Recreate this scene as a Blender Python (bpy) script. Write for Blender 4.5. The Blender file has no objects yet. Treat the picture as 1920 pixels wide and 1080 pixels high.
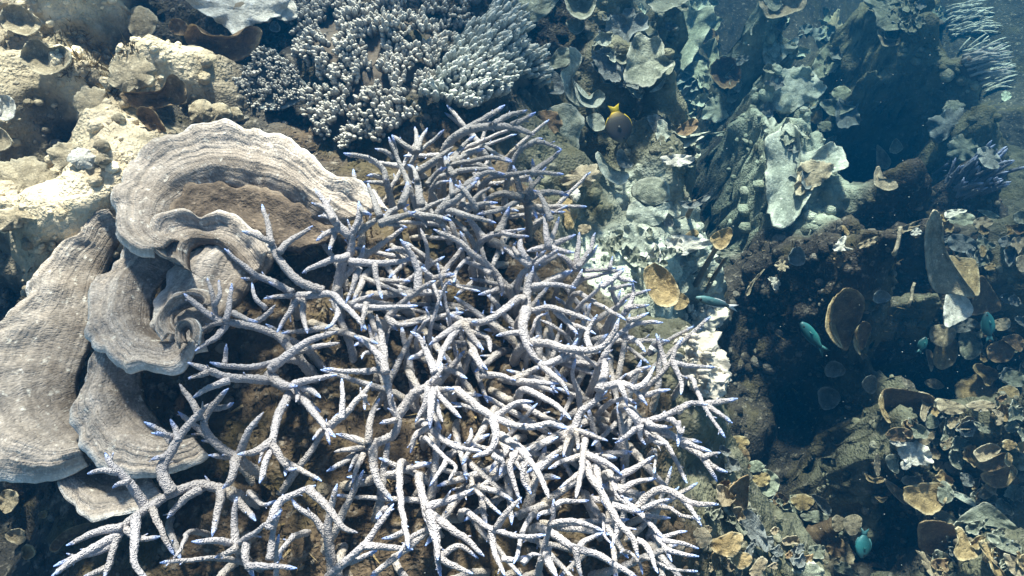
import bpy, math, random
import numpy as np
from mathutils import Vector, Matrix

random.seed(7)
RNG = np.random.default_rng(11)
S = bpy.context.scene
COL = S.collection
R = math.radians

# ------------------------------------------------------------------ camera
PITCH = R(30.0)
HFOV = R(72.0)
CAM = np.array([0.0, -0.45, 0.85])
FWD = np.array([0.0, math.sin(PITCH), -math.cos(PITCH)])
UP = np.array([0.0, math.cos(PITCH), math.sin(PITCH)])
RIGHT = np.array([1.0, 0.0, 0.0])
FPX = 960.0 / math.tan(HFOV / 2)
cam = bpy.data.cameras.new('camera')
cam.sensor_width = 36.0
cam.lens = 18.0 / math.tan(HFOV / 2)
cam.clip_start = 0.02
cam.clip_end = 60
camo = bpy.data.objects.new('camera', cam)
camo.location = CAM
camo.rotation_euler = (PITCH, 0, 0)
COL.objects.link(camo)
S.camera = camo

# ------------------------------------------------------------------ light
SUN_EL, SUN_AZ = R(51), R(-8)          # azimuth from +Y towards +X
SUND = Vector((math.sin(SUN_AZ) * math.cos(SUN_EL), math.cos(SUN_AZ) * math.cos(SUN_EL), math.sin(SUN_EL)))
w = bpy.data.worlds.new('World')
S.world = w
w.use_nodes = True
nt = w.node_tree
nt.nodes.clear()
sky = nt.nodes.new('ShaderNodeTexSky')
sky.sky_type = 'NISHITA'
sky.sun_disc = False
sky.sun_elevation = SUN_EL
sky.sun_rotation = SUN_AZ
bg = nt.nodes.new('ShaderNodeBackground')
bg.inputs['Strength'].default_value = 0.08
wo = nt.nodes.new('ShaderNodeOutputWorld')
nt.links.new(sky.outputs[0], bg.inputs[0])
nt.links.new(bg.outputs[0], wo.inputs[0])
sun = bpy.data.lights.new('sun', 'SUN')
sun.energy = 4.5
sun.angle = R(6.0)
sun.color = (1.0, 0.87, 0.78)
suno = bpy.data.objects.new('sun', sun)
suno.rotation_euler = (-SUND).to_track_quat('-Z', 'Y').to_euler()
suno.location = SUND * 5
COL.objects.link(suno)
S.view_settings.view_transform = 'Standard'
S.view_settings.look = 'None'
S.view_settings.exposure = 0.48
S.view_settings.gamma = 1.0
S.view_settings.use_curve_mapping = False
S.cycles.max_bounces = 4
S.cycles.diffuse_bounces = 2
S.cycles.volume_bounces = 0
S.cycles.transparent_max_bounces = 8
S.cycles.use_denoising = True

# ------------------------------------------------------------------ helpers
_perm = np.random.default_rng(3).permutation(256)
_perm = np.concatenate([_perm, _perm, _perm])
_grad = np.random.default_rng(4).normal(size=(256, 3))
_grad /= np.linalg.norm(_grad, axis=1)[:, None]


def noise3(p):
    """gradient noise, p (...,3) -> about -1..1"""
    p = np.asarray(p, float)
    i = np.floor(p).astype(int)
    f = p - i
    u = f * f * f * (f * (f * 6 - 15) + 10)
    i &= 255
    out = 0
    for dx in (0, 1):
        wx = u[..., 0] if dx else 1 - u[..., 0]
        for dy in (0, 1):
            wy = u[..., 1] if dy else 1 - u[..., 1]
            for dz in (0, 1):
                wz = u[..., 2] if dz else 1 - u[..., 2]
                h = _perm[_perm[_perm[(i[..., 0] + dx) & 255] + ((i[..., 1] + dy) & 255)] + ((i[..., 2] + dz) & 255)] & 255
                g = _grad[h]
                d = g[..., 0] * (f[..., 0] - dx) + g[..., 1] * (f[..., 1] - dy) + g[..., 2] * (f[..., 2] - dz)
                out = out + wx * wy * wz * d
    return out * 1.5


def fbm(p, oct=4, gain=0.5):
    p = np.asarray(p, float)
    a, o, t = 1.0, 0, 0
    for k in range(oct):
        o = o + a * noise3(p * 2 ** k + 17.3 * k)
        t += a
        a *= gain
    return o / t


def ray(px, py):
    d = FWD + RIGHT * (px - 960) / FPX + UP * (540 - py) / FPX
    return d                                   # unit depth along FWD


def at_depth(px, py, d):
    return CAM + ray(px, py) * d


def at_z(px, py, z):
    d = ray(px, py)
    return CAM + d * ((z - CAM[2]) / d[2])


def catmull(P, n, closed=False):
    P = np.asarray(P, float)
    m = len(P)
    if closed:
        Q = np.vstack([P[-1:], P, P[:2]])
        segs = m
    else:
        Q = np.vstack([2 * P[:1] - P[1:2], P, 2 * P[-1:] - P[-2:-1]])
        segs = m - 1
    dense = []
    for k in range(segs):
        p0, p1, p2, p3 = Q[k:k + 4]
        t = np.linspace(0, 1, 14, endpoint=False)[:, None]
        dense.append(0.5 * (2 * p1 + (p2 - p0) * t + (2 * p0 - 5 * p1 + 4 * p2 - p3) * t ** 2 + (3 * p1 - p0 - 3 * p2 + p3) * t ** 3))
    dense.append(Q[segs + 1][None] if not closed else P[:1])
    D = np.vstack(dense)
    s = np.concatenate([[0], np.cumsum(np.linalg.norm(np.diff(D, axis=0), axis=1))])
    q = np.linspace(0, s[-1], n, endpoint=not closed)
    return np.stack([np.interp(q, s, D[:, k]) for k in range(D.shape[1])], 1)


def mesh_data(name, V, F, mats, attrs=None, smooth=True):
    me = bpy.data.meshes.new(name)
    V = np.asarray(V, np.float32)
    if isinstance(F, np.ndarray):
        nf, k = F.shape
        me.vertices.add(len(V))
        me.vertices.foreach_set('co', V.ravel())
        me.loops.add(nf * k)
        me.loops.foreach_set('vertex_index', F.astype(np.int32).ravel())
        me.polygons.add(nf)
        me.polygons.foreach_set('loop_start', (np.arange(nf) * k).astype(np.int32))
        me.update(calc_edges=True)
    else:
        me.from_pydata(V.tolist(), [], F)
    if smooth:
        me.polygons.foreach_set('use_smooth', np.ones(len(me.polygons), bool))
    for a, val in (attrs or {}).items():
        val = np.asarray(val, np.float32)
        if val.ndim == 1:
            at = me.attributes.new(a, 'FLOAT', 'POINT')
            at.data.foreach_set('value', val)
        else:
            at = me.attributes.new(a, 'FLOAT_COLOR', 'POINT')
            c = np.ones((len(val), 4), np.float32)
            c[:, :3] = val
            at.data.foreach_set('color', c.ravel())
    if mats is not None:
        me.materials.append(mats)
    me.update()
    return me


def link(name, me, parent=None, loc=None):
    o = bpy.data.objects.new(name, me)
    if parent is not None:
        o.parent = parent
    if loc is not None:
        o.location = loc
    COL.objects.link(o)
    return o


def obj(name, V, F, mat, parent=None, attrs=None, smooth=True, base=None):
    """mesh built from world coordinates; its origin goes to the parent's base"""
    V = np.asarray(V, float)
    if base is not None:
        V = V - np.asarray(base)
    o = link(name, mesh_data(name, V, F, mat, attrs, smooth), parent)
    if base is not None and parent is None:
        o.location = base
    return o


def tag(o, label, cat, group=None):
    o['label'] = label
    o['category'] = cat
    if group:
        o['group'] = group
    return o


def thing(name, label, cat, loc, group=None):
    o = bpy.data.objects.new(name, None)
    o.empty_display_size = 0.02
    o.location = loc
    COL.objects.link(o)
    return tag(o, label, cat, group)


def grid_faces(rows, cols, wrap=False, off=0):
    r = np.arange(rows - 1)[:, None]
    cc = cols if wrap else cols - 1
    c = np.arange(cc)[None, :]
    c2 = (c + 1) % cols
    a = r * cols + c
    b = r * cols + c2
    d = (r + 1) * cols + c
    e = (r + 1) * cols + c2
    return np.stack([a, b, e, d], -1).reshape(-1, 4) + off


def tube(P, rad, segs=8, jitter=0.0, rng=RNG, cap=True):
    """closed tube along P with radii; returns V, F(list of arrays quads), t"""
    P = np.asarray(P, float)
    n = len(P)
    T = np.gradient(P, axis=0)
    T /= np.linalg.norm(T, axis=1)[:, None] + 1e-12
    ref = np.array([0.13, 0.41, 0.9])
    N0 = np.cross(T[0], ref)
    N0 /= np.linalg.norm(N0) + 1e-9
    Ns = [N0]
    for k in range(1, n):
        v = Ns[-1] - T[k] * np.dot(Ns[-1], T[k])
        Ns.append(v / (np.linalg.norm(v) + 1e-9))
    N = np.array(Ns)
    Bn = np.cross(T, N)
    a = np.linspace(0, 2 * np.pi, segs, endpoint=False)
    off = (np.arange(n) % 2)[:, None] * (np.pi / segs)
    ca, sa = np.cos(a[None] + off), np.sin(a[None] + off)
    rr = np.asarray(rad, float)[:, None] * np.ones((1, segs))
    if jitter:
        rr = rr * (1 + jitter * (rng.random((n, segs)) ** 2 * 1.6 - 0.4))
    V = P[:, None] + rr[..., None] * (ca[..., None] * N[:, None] + sa[..., None] * Bn[:, None])
    V = V.reshape(-1, 3)
    F = grid_faces(n, segs, True)
    tt = np.repeat(np.linspace(0, 1, n), segs)
    if cap:
        V = np.vstack([V, P[:1], P[-1:] + T[-1:] * rad[-1] * 0.6])
        tt = np.concatenate([tt, [0, 1]])
        k = n * segs
        j = np.arange(segs)
        j2 = (j + 1) % segs
        f0 = np.stack([np.full(segs, k), j2, j, j], 1)[:, :3]
        f1 = np.stack([np.full(segs, k + 1), (n - 1) * segs + j, (n - 1) * segs + j2], 1)
        return V, F, np.vstack([f0, f1]), tt
    return V, F, np.zeros((0, 3), int), tt


def quads_tris(Q, T):
    """turn quads + tris into one list"""
    return [tuple(q) for q in Q.tolist()] + [tuple(t) for t in T.tolist()]


def to_tris(Q, T):
    return np.vstack([Q[:, [0, 1, 2]], Q[:, [0, 2, 3]], T]).astype(np.int32)


# ------------------------------------------------------------------ materials
class NT:
    def __init__(self, name):
        self.m = bpy.data.materials.new(name)
        self.m.use_nodes = True
        self.t = self.m.node_tree
        self.b = self.t.nodes['Principled BSDF']
        self.b.inputs['Roughness'].default_value = 0.85
        self.b.inputs['Specular IOR Level'].default_value = 0.15
        self.tc = self.t.nodes.new('ShaderNodeTexCoord')

    def n(self, typ, **kw):
        x = self.t.nodes.new(typ)
        for k, v in kw.items():
            setattr(x, k, v)
        return x

    def l(self, a, b):
        self.t.links.new(a, b)

    def noise(self, scale, detail=4, vec=None, rough=0.6):
        x = self.n('ShaderNodeTexNoise')
        x.inputs['Scale'].default_value = scale
        x.inputs['Detail'].default_value = detail
        x.inputs['Roughness'].default_value = rough
        self.l(vec if vec is not None else self.tc.outputs['Object'], x.inputs['Vector'])
        return x.outputs['Fac']

    def voro(self, scale, vec=None, feature='F1'):
        x = self.n('ShaderNodeTexVoronoi', feature=feature)
        x.inputs['Scale'].default_value = scale
        self.l(vec if vec is not None else self.tc.outputs['Object'], x.inputs['Vector'])
        return x.outputs['Distance']

    def ramp(self, fac, stops):
        x = self.n('ShaderNodeValToRGB')
        e = x.color_ramp.elements
        while len(e) < len(stops):
            e.new(0.5)
        for k, (p, c) in enumerate(stops):
            e[k].position = p
            e[k].color = (*c, 1) if not isinstance(c, float) else (c, c, c, 1)
        self.l(fac, x.inputs['Fac'])
        return x.outputs['Color']

    def mix(self, fac, a, b, blend='MIX'):
        x = self.n('ShaderNodeMix', data_type='RGBA', blend_type=blend)
        if isinstance(fac, (int, float)):
            x.inputs[0].default_value = fac
        else:
            self.l(fac, x.inputs[0])
        for v, k in ((a, 6), (b, 7)):
            if isinstance(v, tuple):
                x.inputs[k].default_value = (*v, 1)
            else:
                self.l(v, x.inputs[k])
        return x.outputs[2]

    def attr(self, name, out='Fac'):
        x = self.n('ShaderNodeAttribute', attribute_name=name)
        return x.outputs[out]

    def math(self, op, a, b=None):
        x = self.n('ShaderNodeMath', operation=op)
        for k, v in enumerate((a, b)):
            if v is None:
                continue
            if isinstance(v, (int, float)):
                x.inputs[k].default_value = v
            else:
                self.l(v, x.inputs[k])
        return x.outputs[0]

    def vec(self, x, y, z=0.0):
        c = self.n('ShaderNodeCombineXYZ')
        for k, v in enumerate((x, y, z)):
            if isinstance(v, (int, float)):
                c.inputs[k].default_value = v
            else:
                self.l(v, c.inputs[k])
        return c.outputs[0]

    def bump(self, h, strength, dist, prev=None):
        x = self.n('ShaderNodeBump')
        x.inputs['Strength'].default_value = strength
        x.inputs['Distance'].default_value = dist
        self.l(h, x.inputs['Height'])
        if prev is not None:
            self.l(prev, x.inputs['Normal'])
        return x.outputs[0]

    def done(self, col, nrm=None):
        self.l(col, self.b.inputs['Base Color'])
        if nrm is not None:
            self.l(nrm, self.b.inputs['Normal'])
        return self.m


def mat_rock():
    k = NT('reef_rock')
    c = k.attr('col', 'Color')
    n1 = k.noise(14, 4)
    n2 = k.noise(60, 3)
    v = k.ramp(n1, [(0.3, 0.45), (0.7, 1.5)])
    c1 = k.mix(1.0, c, v, 'MULTIPLY')
    pale = k.ramp(n2, [(0.56, 0.0), (0.72, 0.6)])
    c2 = k.mix(pale, c1, k.mix(0.6, c, (0.5, 0.45, 0.38)))
    olive = k.ramp(k.noise(9, 2), [(0.52, 0.0), (0.66, 0.6)])
    c3 = k.mix(olive, c2, k.mix(0.6, c1, (0.10, 0.085, 0.03)))
    b1 = k.bump(k.noise(45, 4, rough=0.7), 0.9, 0.012)
    b2 = k.bump(k.voro(160), 0.7, 0.004, b1)
    b3 = k.bump(k.noise(400, 1), 0.6, 0.0015, b2)
    return k.done(c3, b3)


def mat_plate(name, c1, c2, rim=(0.7, 0.66, 0.6), rimw=0.06, ring=9.0, rib=260.0, dirty=0.8, blot=18.0, old=False):
    """coral plate: growth rings, radial ribs, pale growing margin"""
    k = NT(name)
    r = k.attr('rim')
    a = k.attr('ang')
    cn = k.noise(blot, 3)
    col = k.mix(k.ramp(cn, [(0.32, 0.0), (0.68, 1.0)]), c1, c2)
    rings = k.noise(1.0, 2, k.vec(k.math('MULTIPLY', r, ring), k.math('MULTIPLY', a, 3.0), 0.3))
    col = k.mix(1.0, col, k.ramp(rings, [(0.30, 0.68), (0.45, 0.96), (0.62, 1.08)]), 'MULTIPLY')
    ribs = k.noise(1.0, 1, k.vec(k.math('MULTIPLY', r, 26.0), k.math('MULTIPLY', a, rib), 0.7))
    col = k.mix(1.0, col, k.ramp(ribs, [(0.3, 0.72), (0.7, 1.18)]), 'MULTIPLY')
    if old:
        of = k.math('MULTIPLY', k.ramp(r, [(0.05, 1.0), (0.55, 0.0)]), k.ramp(k.noise(26, 4, rough=0.7), [(0.34, 0.1), (0.6, 1.0)]))
        col = k.mix(of, col, (0.15, 0.115, 0.085))
    spk = k.ramp(k.noise(90, 2), [(0.62, 0.0), (0.72, 0.7)])
    col = k.mix(spk, col, tuple(min(1, x * 1.7 + 0.05) for x in c1))
    wob = k.math('ADD', r, k.math('MULTIPLY', k.math('SUBTRACT', k.noise(40, 1), 0.5), 0.05))
    edge = k.ramp(wob, [(1 - rimw * 1.9, 0.0), (1.0, 1.0)])
    if not old:
        edge = k.math('MULTIPLY', edge, k.ramp(k.noise(30, 1), [(0.35, 0.25), (0.6, 0.85)]))
    col = k.mix(edge, col, rim)
    dirt = k.ramp(k.noise(38, 4, rough=0.75), [(0.40, 0.0), (0.62, 0.75)])
    col = k.mix(k.math('MULTIPLY', dirt, dirty), col, tuple(x * 0.42 for x in c2))
    if old:
        pv_ = k.voro(210)
        col = k.mix(1.0, col, k.ramp(pv_, [(0.0, 1.14), (0.5, 0.84)]), 'MULTIPLY')
    b = k.bump(rings, 0.75, 0.006)
    b = k.bump(ribs, 0.6, 0.0025, b)
    b = k.bump(k.noise(70, 4, rough=0.7), 0.8, 0.008 * dirty + 0.001, b)
    return k.done(col, b)


def mat_staghorn(name, base, low, tipc):
    k = NT(name)
    t = k.attr('tip')
    lw = k.attr('low')
    vr = k.attr('var')
    n = k.noise(22, 2)
    col = k.mix(k.ramp(n, [(0.35, 0.0), (0.65, 1.0)]), tuple(x * 0.86 for x in base), tuple(min(1, x * 1.1) for x in base))
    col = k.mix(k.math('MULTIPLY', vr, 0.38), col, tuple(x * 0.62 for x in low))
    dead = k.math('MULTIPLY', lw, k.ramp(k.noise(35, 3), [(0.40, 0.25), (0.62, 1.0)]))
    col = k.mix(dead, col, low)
    vz = k.voro(420)
    col = k.mix(1.0, col, k.ramp(vz, [(0.0, 1.18), (0.55, 0.70)]), 'MULTIPLY')
    col = k.mix(k.ramp(t, [(0.15, 0.0), (0.85, 1.0)]), col, tipc)
    b = k.bump(k.ramp(vz, [(0.0, 1.0), (0.6, 0.0)]), 1.0, 0.0024)
    k.b.inputs['Roughness'].default_value = 0.7
    return k.done(col, b)


def mat_knob(name, c1, c2, tipc, sc=260):
    k = NT(name)
    t = k.attr('tip')
    col = k.mix(k.ramp(k.noise(30, 2), [(0.35, 0.0), (0.65, 1.0)]), c1, c2)
    col = k.mix(t, col, tipc)
    vz = k.voro(sc)
    col = k.mix(1.0, col, k.ramp(vz, [(0.0, 1.15), (0.6, 0.75)]), 'MULTIPLY')
    b = k.bump(vz, 0.6, 0.002)
    return k.done(col, b)


def mat_plain(name, c1, c2, sc=60, bump=0.003, rough=0.8):
    k = NT(name)
    n = k.noise(sc, 5)
    col = k.mix(k.ramp(n, [(0.3, 0.0), (0.7, 1.0)]), c1, c2)
    k.b.inputs['Roughness'].default_value = rough
    return k.done(col, k.bump(n, 0.7, bump))


M_ROCK = mat_rock()
M_STAG = mat_staghorn('staghorn_skin', (0.60, 0.57, 0.60), (0.52, 0.45, 0.37), (0.38, 0.54, 1.0))
M_STAGD = mat_staghorn('staghorn_skin_grey', (0.44, 0.425, 0.43), (0.36, 0.32, 0.27), (0.36, 0.50, 1.0))
M_STAGB = mat_staghorn('staghorn_skin_blue', (0.20, 0.22, 0.29), (0.14, 0.14, 0.15), (0.45, 0.52, 0.8))
M_BIG = mat_plate('whorl_plate', (0.60, 0.53, 0.47), (0.49, 0.42, 0.36), (0.92, 0.89, 0.85), 0.07, 15.0, 330.0, dirty=0.5, old=True)
M_OLD = mat_plate('old_plate', (0.20, 0.155, 0.115), (0.11, 0.085, 0.065), (0.34, 0.28, 0.22), 0.05, 5, 120, dirty=0.9)
M_LEAF = mat_plate('lettuce_plate', (0.30, 0.32, 0.26), (0.20, 0.22, 0.17), (0.55, 0.56, 0.48), 0.10, 5, 120)
M_PALE = mat_plate('pale_plate', (0.50, 0.54, 0.47), (0.36, 0.40, 0.34), (0.68, 0.70, 0.62), 0.10, 4, 120)
M_GOLD = mat_plate('gold_plate', (0.42, 0.32, 0.17), (0.30, 0.22, 0.11), (0.64, 0.56, 0.38), 0.10, 4, 160)
M_BROWN = mat_plate('brown_plate', (0.24, 0.17, 0.10), (0.16, 0.11, 0.07), (0.55, 0.42, 0.25), 0.07, 4, 120)
M_WHITE = mat_plate('white_plate', (0.70, 0.68, 0.62), (0.58, 0.56, 0.50), (0.8, 0.8, 0.76), 0.10, 3, 120)
M_GREY = mat_plate('grey_plate', (0.22, 0.24, 0.24), (0.14, 0.16, 0.16), (0.42, 0.46, 0.46), 0.10, 4, 120)
M_TAN = mat_plate('tan_plate', (0.42, 0.36, 0.26), (0.30, 0.25, 0.17), (0.64, 0.58, 0.44), 0.08, 4, 160)
M_STALK = mat_plain('stalk', (0.16, 0.13, 0.09), (0.26, 0.22, 0.16))
M_KNOB = mat_knob('knob_coral', (0.10, 0.085, 0.07), (0.15, 0.125, 0.10), (0.56, 0.545, 0.50))
M_FING = mat_knob('finger_coral', (0.26, 0.29, 0.27), (0.33, 0.35, 0.32), (0.64, 0.66, 0.62))
M_CRUST = mat_plain('dead_crust', (0.42, 0.38, 0.31), (0.68, 0.64, 0.56), 70, 0.008, 0.95)
M_DARKB = mat_plain('coral_body', (0.07, 0.06, 0.05), (0.12, 0.10, 0.08), 50, 0.006)
MATS = dict(leaf=M_LEAF, pale=M_PALE, gold=M_GOLD, brown=M_BROWN, white=M_WHITE, grey=M_GREY, tan=M_TAN, big=M_BIG)

# ------------------------------------------------------------------ traced picture crops -> full-frame pixels
CROP = dict(A=(320, 340, 3), E=(640, 180, 3), G=(800, 500, 3), H=(800, 720, 3), F=(320, 680, 2.7), D=(0, 680, 2.7),
            R=(1000, 0, 3), T=(1280, 0, 3), Q=(1280, 340, 3), X=(1280, 680, 2.7), M=(1080, 320, 3), B=(480, 0, 3),
            C=(0, 340, 3), P=(0, 0, 1), Y=(1600, 740, 3.175), Z=(1600, 400, 3.175), K=(1640, 0, 2.7), J=(0, 0, 2.7), I=(0, 0, 3))


def pts(key, txt):
    ox, oy, s = CROP[key]
    return np.array([[ox + float(a.split(',')[0]) / s, oy + float(a.split(',')[1]) / s] for a in txt.split()])


# ------------------------------------------------------------------ the reef: one height sheet through control points
C_TAN, C_BR, C_SHADE = (0.70, 0.59, 0.42), (0.09, 0.066, 0.043), (0.042, 0.040, 0.036)  # last tone: shade of the gaps put into the rock colour
C_PALE, C_GRN, C_WALL_SHADE = (0.46, 0.50, 0.43), (0.15, 0.15, 0.105), (0.048, 0.041, 0.034)  # last tone: wall and drop-off rock darkened in place of shade
CT = {}
CT['t'] = (C_TAN, "60,60,.02 200,60,.0 120,180,.02 60,260,.05 160,250,.02 60,330,.0 220,120,-.02 -150,100,.02 -150,300,.04 10,390,-.06 130,320,-.02 260,60,-.04 -300,200,.02 100,-120,.0 -200,-120,.0 275,110,-.06 200,170,.0 -120,400,-.05 90,20,.0 110,110,.0 160,130,.0 30,150,.02 235,170,-.05 245,95,-.03 120,245,.03 20,220,.04 80,380,-.05 180,90,.0 215,220,-.04 150,200,.01 -20,330,.02")
CT['d'] = (C_SHADE, "60,470,-.36 150,410,-.34 185,330,-.30 215,300,-.28 210,370,-.28 190,450,-.26 270,290,-.22 100,440,-.36 350,280,-.2 450,290,-.2 540,310,-.18 120,520,-.26 50,600,-.26 240,420,-.24 -100,480,-.4 300,190,-.3 340,140,-.28 400,170,-.3 240,260,-.26 320,60,-.24 -300,500,-.4 250,210,-.28 40,960,-.36 -100,1000,-.4 -50,1200,-.35 60,1050,-.3")
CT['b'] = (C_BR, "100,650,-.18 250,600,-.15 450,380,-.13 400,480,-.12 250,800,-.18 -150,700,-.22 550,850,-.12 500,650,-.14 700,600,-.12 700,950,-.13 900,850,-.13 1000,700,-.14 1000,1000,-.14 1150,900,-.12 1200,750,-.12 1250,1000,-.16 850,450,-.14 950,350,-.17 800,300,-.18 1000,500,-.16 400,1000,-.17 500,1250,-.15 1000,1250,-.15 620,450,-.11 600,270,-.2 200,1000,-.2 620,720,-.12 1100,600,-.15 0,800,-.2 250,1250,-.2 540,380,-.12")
CT['k'] = (C_SHADE, "620,100,-.13 720,60,-.1 750,180,-.13 560,200,-.22 700,-100,-.12 490,130,-.27 450,60,-.2 430,-60,-.12 420,0,-.1 900,150,-.16 960,60,-.2 870,-80,-.2 1045,110,-.45 1030,60,-.42 1010,-80,-.3")
CT['l'] = (C_GRN, "1150,60,-.33 1250,80,-.32 1200,180,-.34 1270,250,-.36 1330,180,-.44 1150,-80,-.35 1300,-80,-.4 1050,260,-.3 1105,215,-.46 1150,290,-.62 1085,400,-.45 1120,330,-.6 1070,330,-.36")
CT['m'] = (C_PALE, "1210,370,-.50 1230,450,-.46 1300,430,-.56 1180,500,-.42 1270,520,-.44 1330,470,-.62 1150,470,-.46")
CT['c'] = (C_SHADE, "1370,330,-1.8 1395,250,-1.9 1365,410,-1.5 1330,330,-1.5 1405,150,-1.8 1400,50,-1.7 1405,-80,-1.7 1345,290,-1.3 1425,300,-1.8 1420,370,-1.5 1650,200,-2.2 1625,100,-2.2 1690,290,-1.9 1620,290,-2.0 1640,-80,-2.1 1660,250,-2.2 1700,200,-2.2 1610,200,-2.1 1605,120,-2.0 1590,340,-1.5 1610,30,-2.1 1720,240,-1.9 1895,100,-1.9 1905,240,-1.7 2050,100,-1.9 2200,-100,-1.9 1890,20,-1.9")
CT['o'] = ((0.30, 0.34, 0.28), "1480,30,-.65 1560,60,-.72 1480,130,-.68 1500,200,-.68 1510,300,-.76 1460,370,-.85 1545,330,-.82 1500,-100,-.65 1448,130,-.72 1455,250,-.78 1450,320,-.82 1545,150,-.76 1570,230,-.80 1565,300,-.84 1500,400,-.86 1540,-40,-.75 1450,50,-.7")
CT['r'] = (C_GRN, "1690,30,-.85 1810,110,-1.0 1850,190,-1.0 1750,-80,-.85 1750,20,-.9")
CT['w'] = (C_WALL_SHADE, "1440,450,-.85 1650,350,-.55 1760,275,-.6 1810,330,-.55 1860,270,-.85 1600,400,-.58 1550,440,-.62 1700,395,-.42 1640,425,-.48 1760,380,-.40 1500,480,-.75 1660,480,-1.0 1720,450,-.9 1740,520,-.85 1590,490,-1.0 1500,550,-1.05 1600,590,-1.1 1700,600,-1.0 1450,640,-1.1 1550,690,-1.15 1650,690,-1.1 1420,760,-1.1 1520,790,-1.4 1600,770,-1.3 1690,720,-.85 1395,560,-1.0 1392,610,-1.05 1395,660,-1.1 1400,710,-1.15 1405,770,-1.15 1480,830,-1.5 1600,830,-1.5 1370,540,-.9")
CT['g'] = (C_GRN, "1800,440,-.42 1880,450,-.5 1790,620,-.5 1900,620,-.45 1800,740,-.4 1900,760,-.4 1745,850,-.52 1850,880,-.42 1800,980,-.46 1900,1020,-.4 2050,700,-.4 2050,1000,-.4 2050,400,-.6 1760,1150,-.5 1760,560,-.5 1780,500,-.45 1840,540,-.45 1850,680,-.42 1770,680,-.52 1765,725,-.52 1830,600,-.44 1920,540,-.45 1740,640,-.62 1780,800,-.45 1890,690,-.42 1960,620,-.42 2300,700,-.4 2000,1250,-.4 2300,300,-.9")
CT['h'] = (C_SHADE, "1490,880,-1.5 1600,910,-1.2 1680,970,-.9 1650,1150,-.9 1555,860,-1.7 1660,1060,-.9 1440,820,-1.5 1640,860,-1.0 1620,960,-1.0 1520,840,-1.6 1460,850,-1.5 1580,800,-1.5 1640,820,-1.0 1685,890,-.85 1670,830,-.9 1530,900,-1.6")
CT['n'] = (C_GRN, "1400,860,-.36 1440,930,-.4 1350,950,-.3 1400,1040,-.36 1520,1000,-.5 1560,1060,-.52 1450,1200,-.4 1310,650,-.17 1325,720,-.2 1345,800,-.28 1290,600,-.2 1330,595,-.17 1350,635,-.18 1345,680,-.2 1352,715,-.22 1300,620,-.15 1320,760,-.2")
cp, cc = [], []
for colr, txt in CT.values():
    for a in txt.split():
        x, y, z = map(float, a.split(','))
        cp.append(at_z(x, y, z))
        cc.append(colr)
# the drop-off hidden behind the staghorn's right edge, in metres
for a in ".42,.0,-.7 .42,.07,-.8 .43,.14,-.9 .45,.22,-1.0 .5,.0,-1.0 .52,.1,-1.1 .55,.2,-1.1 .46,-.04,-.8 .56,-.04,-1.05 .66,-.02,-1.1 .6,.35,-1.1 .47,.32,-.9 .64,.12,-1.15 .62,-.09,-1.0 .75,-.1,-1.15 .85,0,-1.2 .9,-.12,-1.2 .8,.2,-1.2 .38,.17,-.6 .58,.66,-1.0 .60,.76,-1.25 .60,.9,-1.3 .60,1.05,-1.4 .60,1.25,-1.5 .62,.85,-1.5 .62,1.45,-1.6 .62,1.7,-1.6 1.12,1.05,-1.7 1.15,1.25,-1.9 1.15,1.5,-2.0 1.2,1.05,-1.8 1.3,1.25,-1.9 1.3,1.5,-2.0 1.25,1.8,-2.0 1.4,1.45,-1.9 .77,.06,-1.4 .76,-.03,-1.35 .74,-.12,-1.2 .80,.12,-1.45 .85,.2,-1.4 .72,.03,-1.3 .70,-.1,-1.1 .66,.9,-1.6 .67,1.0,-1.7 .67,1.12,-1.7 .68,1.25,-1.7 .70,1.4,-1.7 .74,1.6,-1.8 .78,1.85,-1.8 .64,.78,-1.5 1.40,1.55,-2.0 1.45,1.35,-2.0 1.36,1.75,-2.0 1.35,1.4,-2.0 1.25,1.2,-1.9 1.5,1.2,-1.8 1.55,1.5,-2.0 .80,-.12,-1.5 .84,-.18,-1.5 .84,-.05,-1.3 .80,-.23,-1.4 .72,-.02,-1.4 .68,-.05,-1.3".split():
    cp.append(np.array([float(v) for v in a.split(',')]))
    cc.append(C_WALL_SHADE)
cp, cc = np.array(cp), np.array(cc)


def axis(lo, hi, fine, olo, ohi):
    mid = np.arange(lo, hi, fine)
    k = np.arange(1, 15)
    g = fine * (1.38 ** k - 1) / 0.38
    a = lo - g[g < lo - olo][::-1]
    b = mid[-1] + g[g < ohi - mid[-1]]
    return np.concatenate([[olo], a, mid, b, [ohi]])


GX = axis(-1.35, 2.45, 0.0085, -5.0, 5.5)
GY = axis(-0.65, 2.35, 0.0085, -4.0, 5.5)
XX, YY = np.meshgrid(GX, GY)
HZ = np.zeros(XX.shape)
HC = np.zeros(XX.shape + (3,))
for r0 in range(0, len(GY), 40):
    x, y = XX[r0:r0 + 40], YY[r0:r0 + 40]
    wob = np.stack([x * 7, y * 7, x * 0], -1)
    wx = x + 0.035 * fbm(wob, 3)
    wy = y + 0.035 * fbm(wob + 31.7, 3)
    d2 = (wx[..., None] - cp[:, 0]) ** 2 + (wy[..., None] - cp[:, 1]) ** 2 + 0.0006
    wt = d2 ** -1.75
    wt /= wt.sum(-1, keepdims=True)
    HZ[r0:r0 + 40] = wt @ cp[:, 2]
    wt = d2 ** -2.8
    wt /= wt.sum(-1, keepdims=True)
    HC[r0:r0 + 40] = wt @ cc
def soften(A, r, passes=2):
    for _ in range(passes):
        for ax in (0, 1):
            c = np.cumsum(np.concatenate([np.repeat(np.take(A, [0], ax), r + 1, ax), A, np.repeat(np.take(A, [-1], ax), r, ax)], ax), ax)
            n = A.shape[ax]
            A = (np.take(c, np.arange(2 * r + 1, n + 2 * r + 1), ax) - np.take(c, np.arange(0, n), ax)) / (2 * r + 1)
    return A


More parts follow.
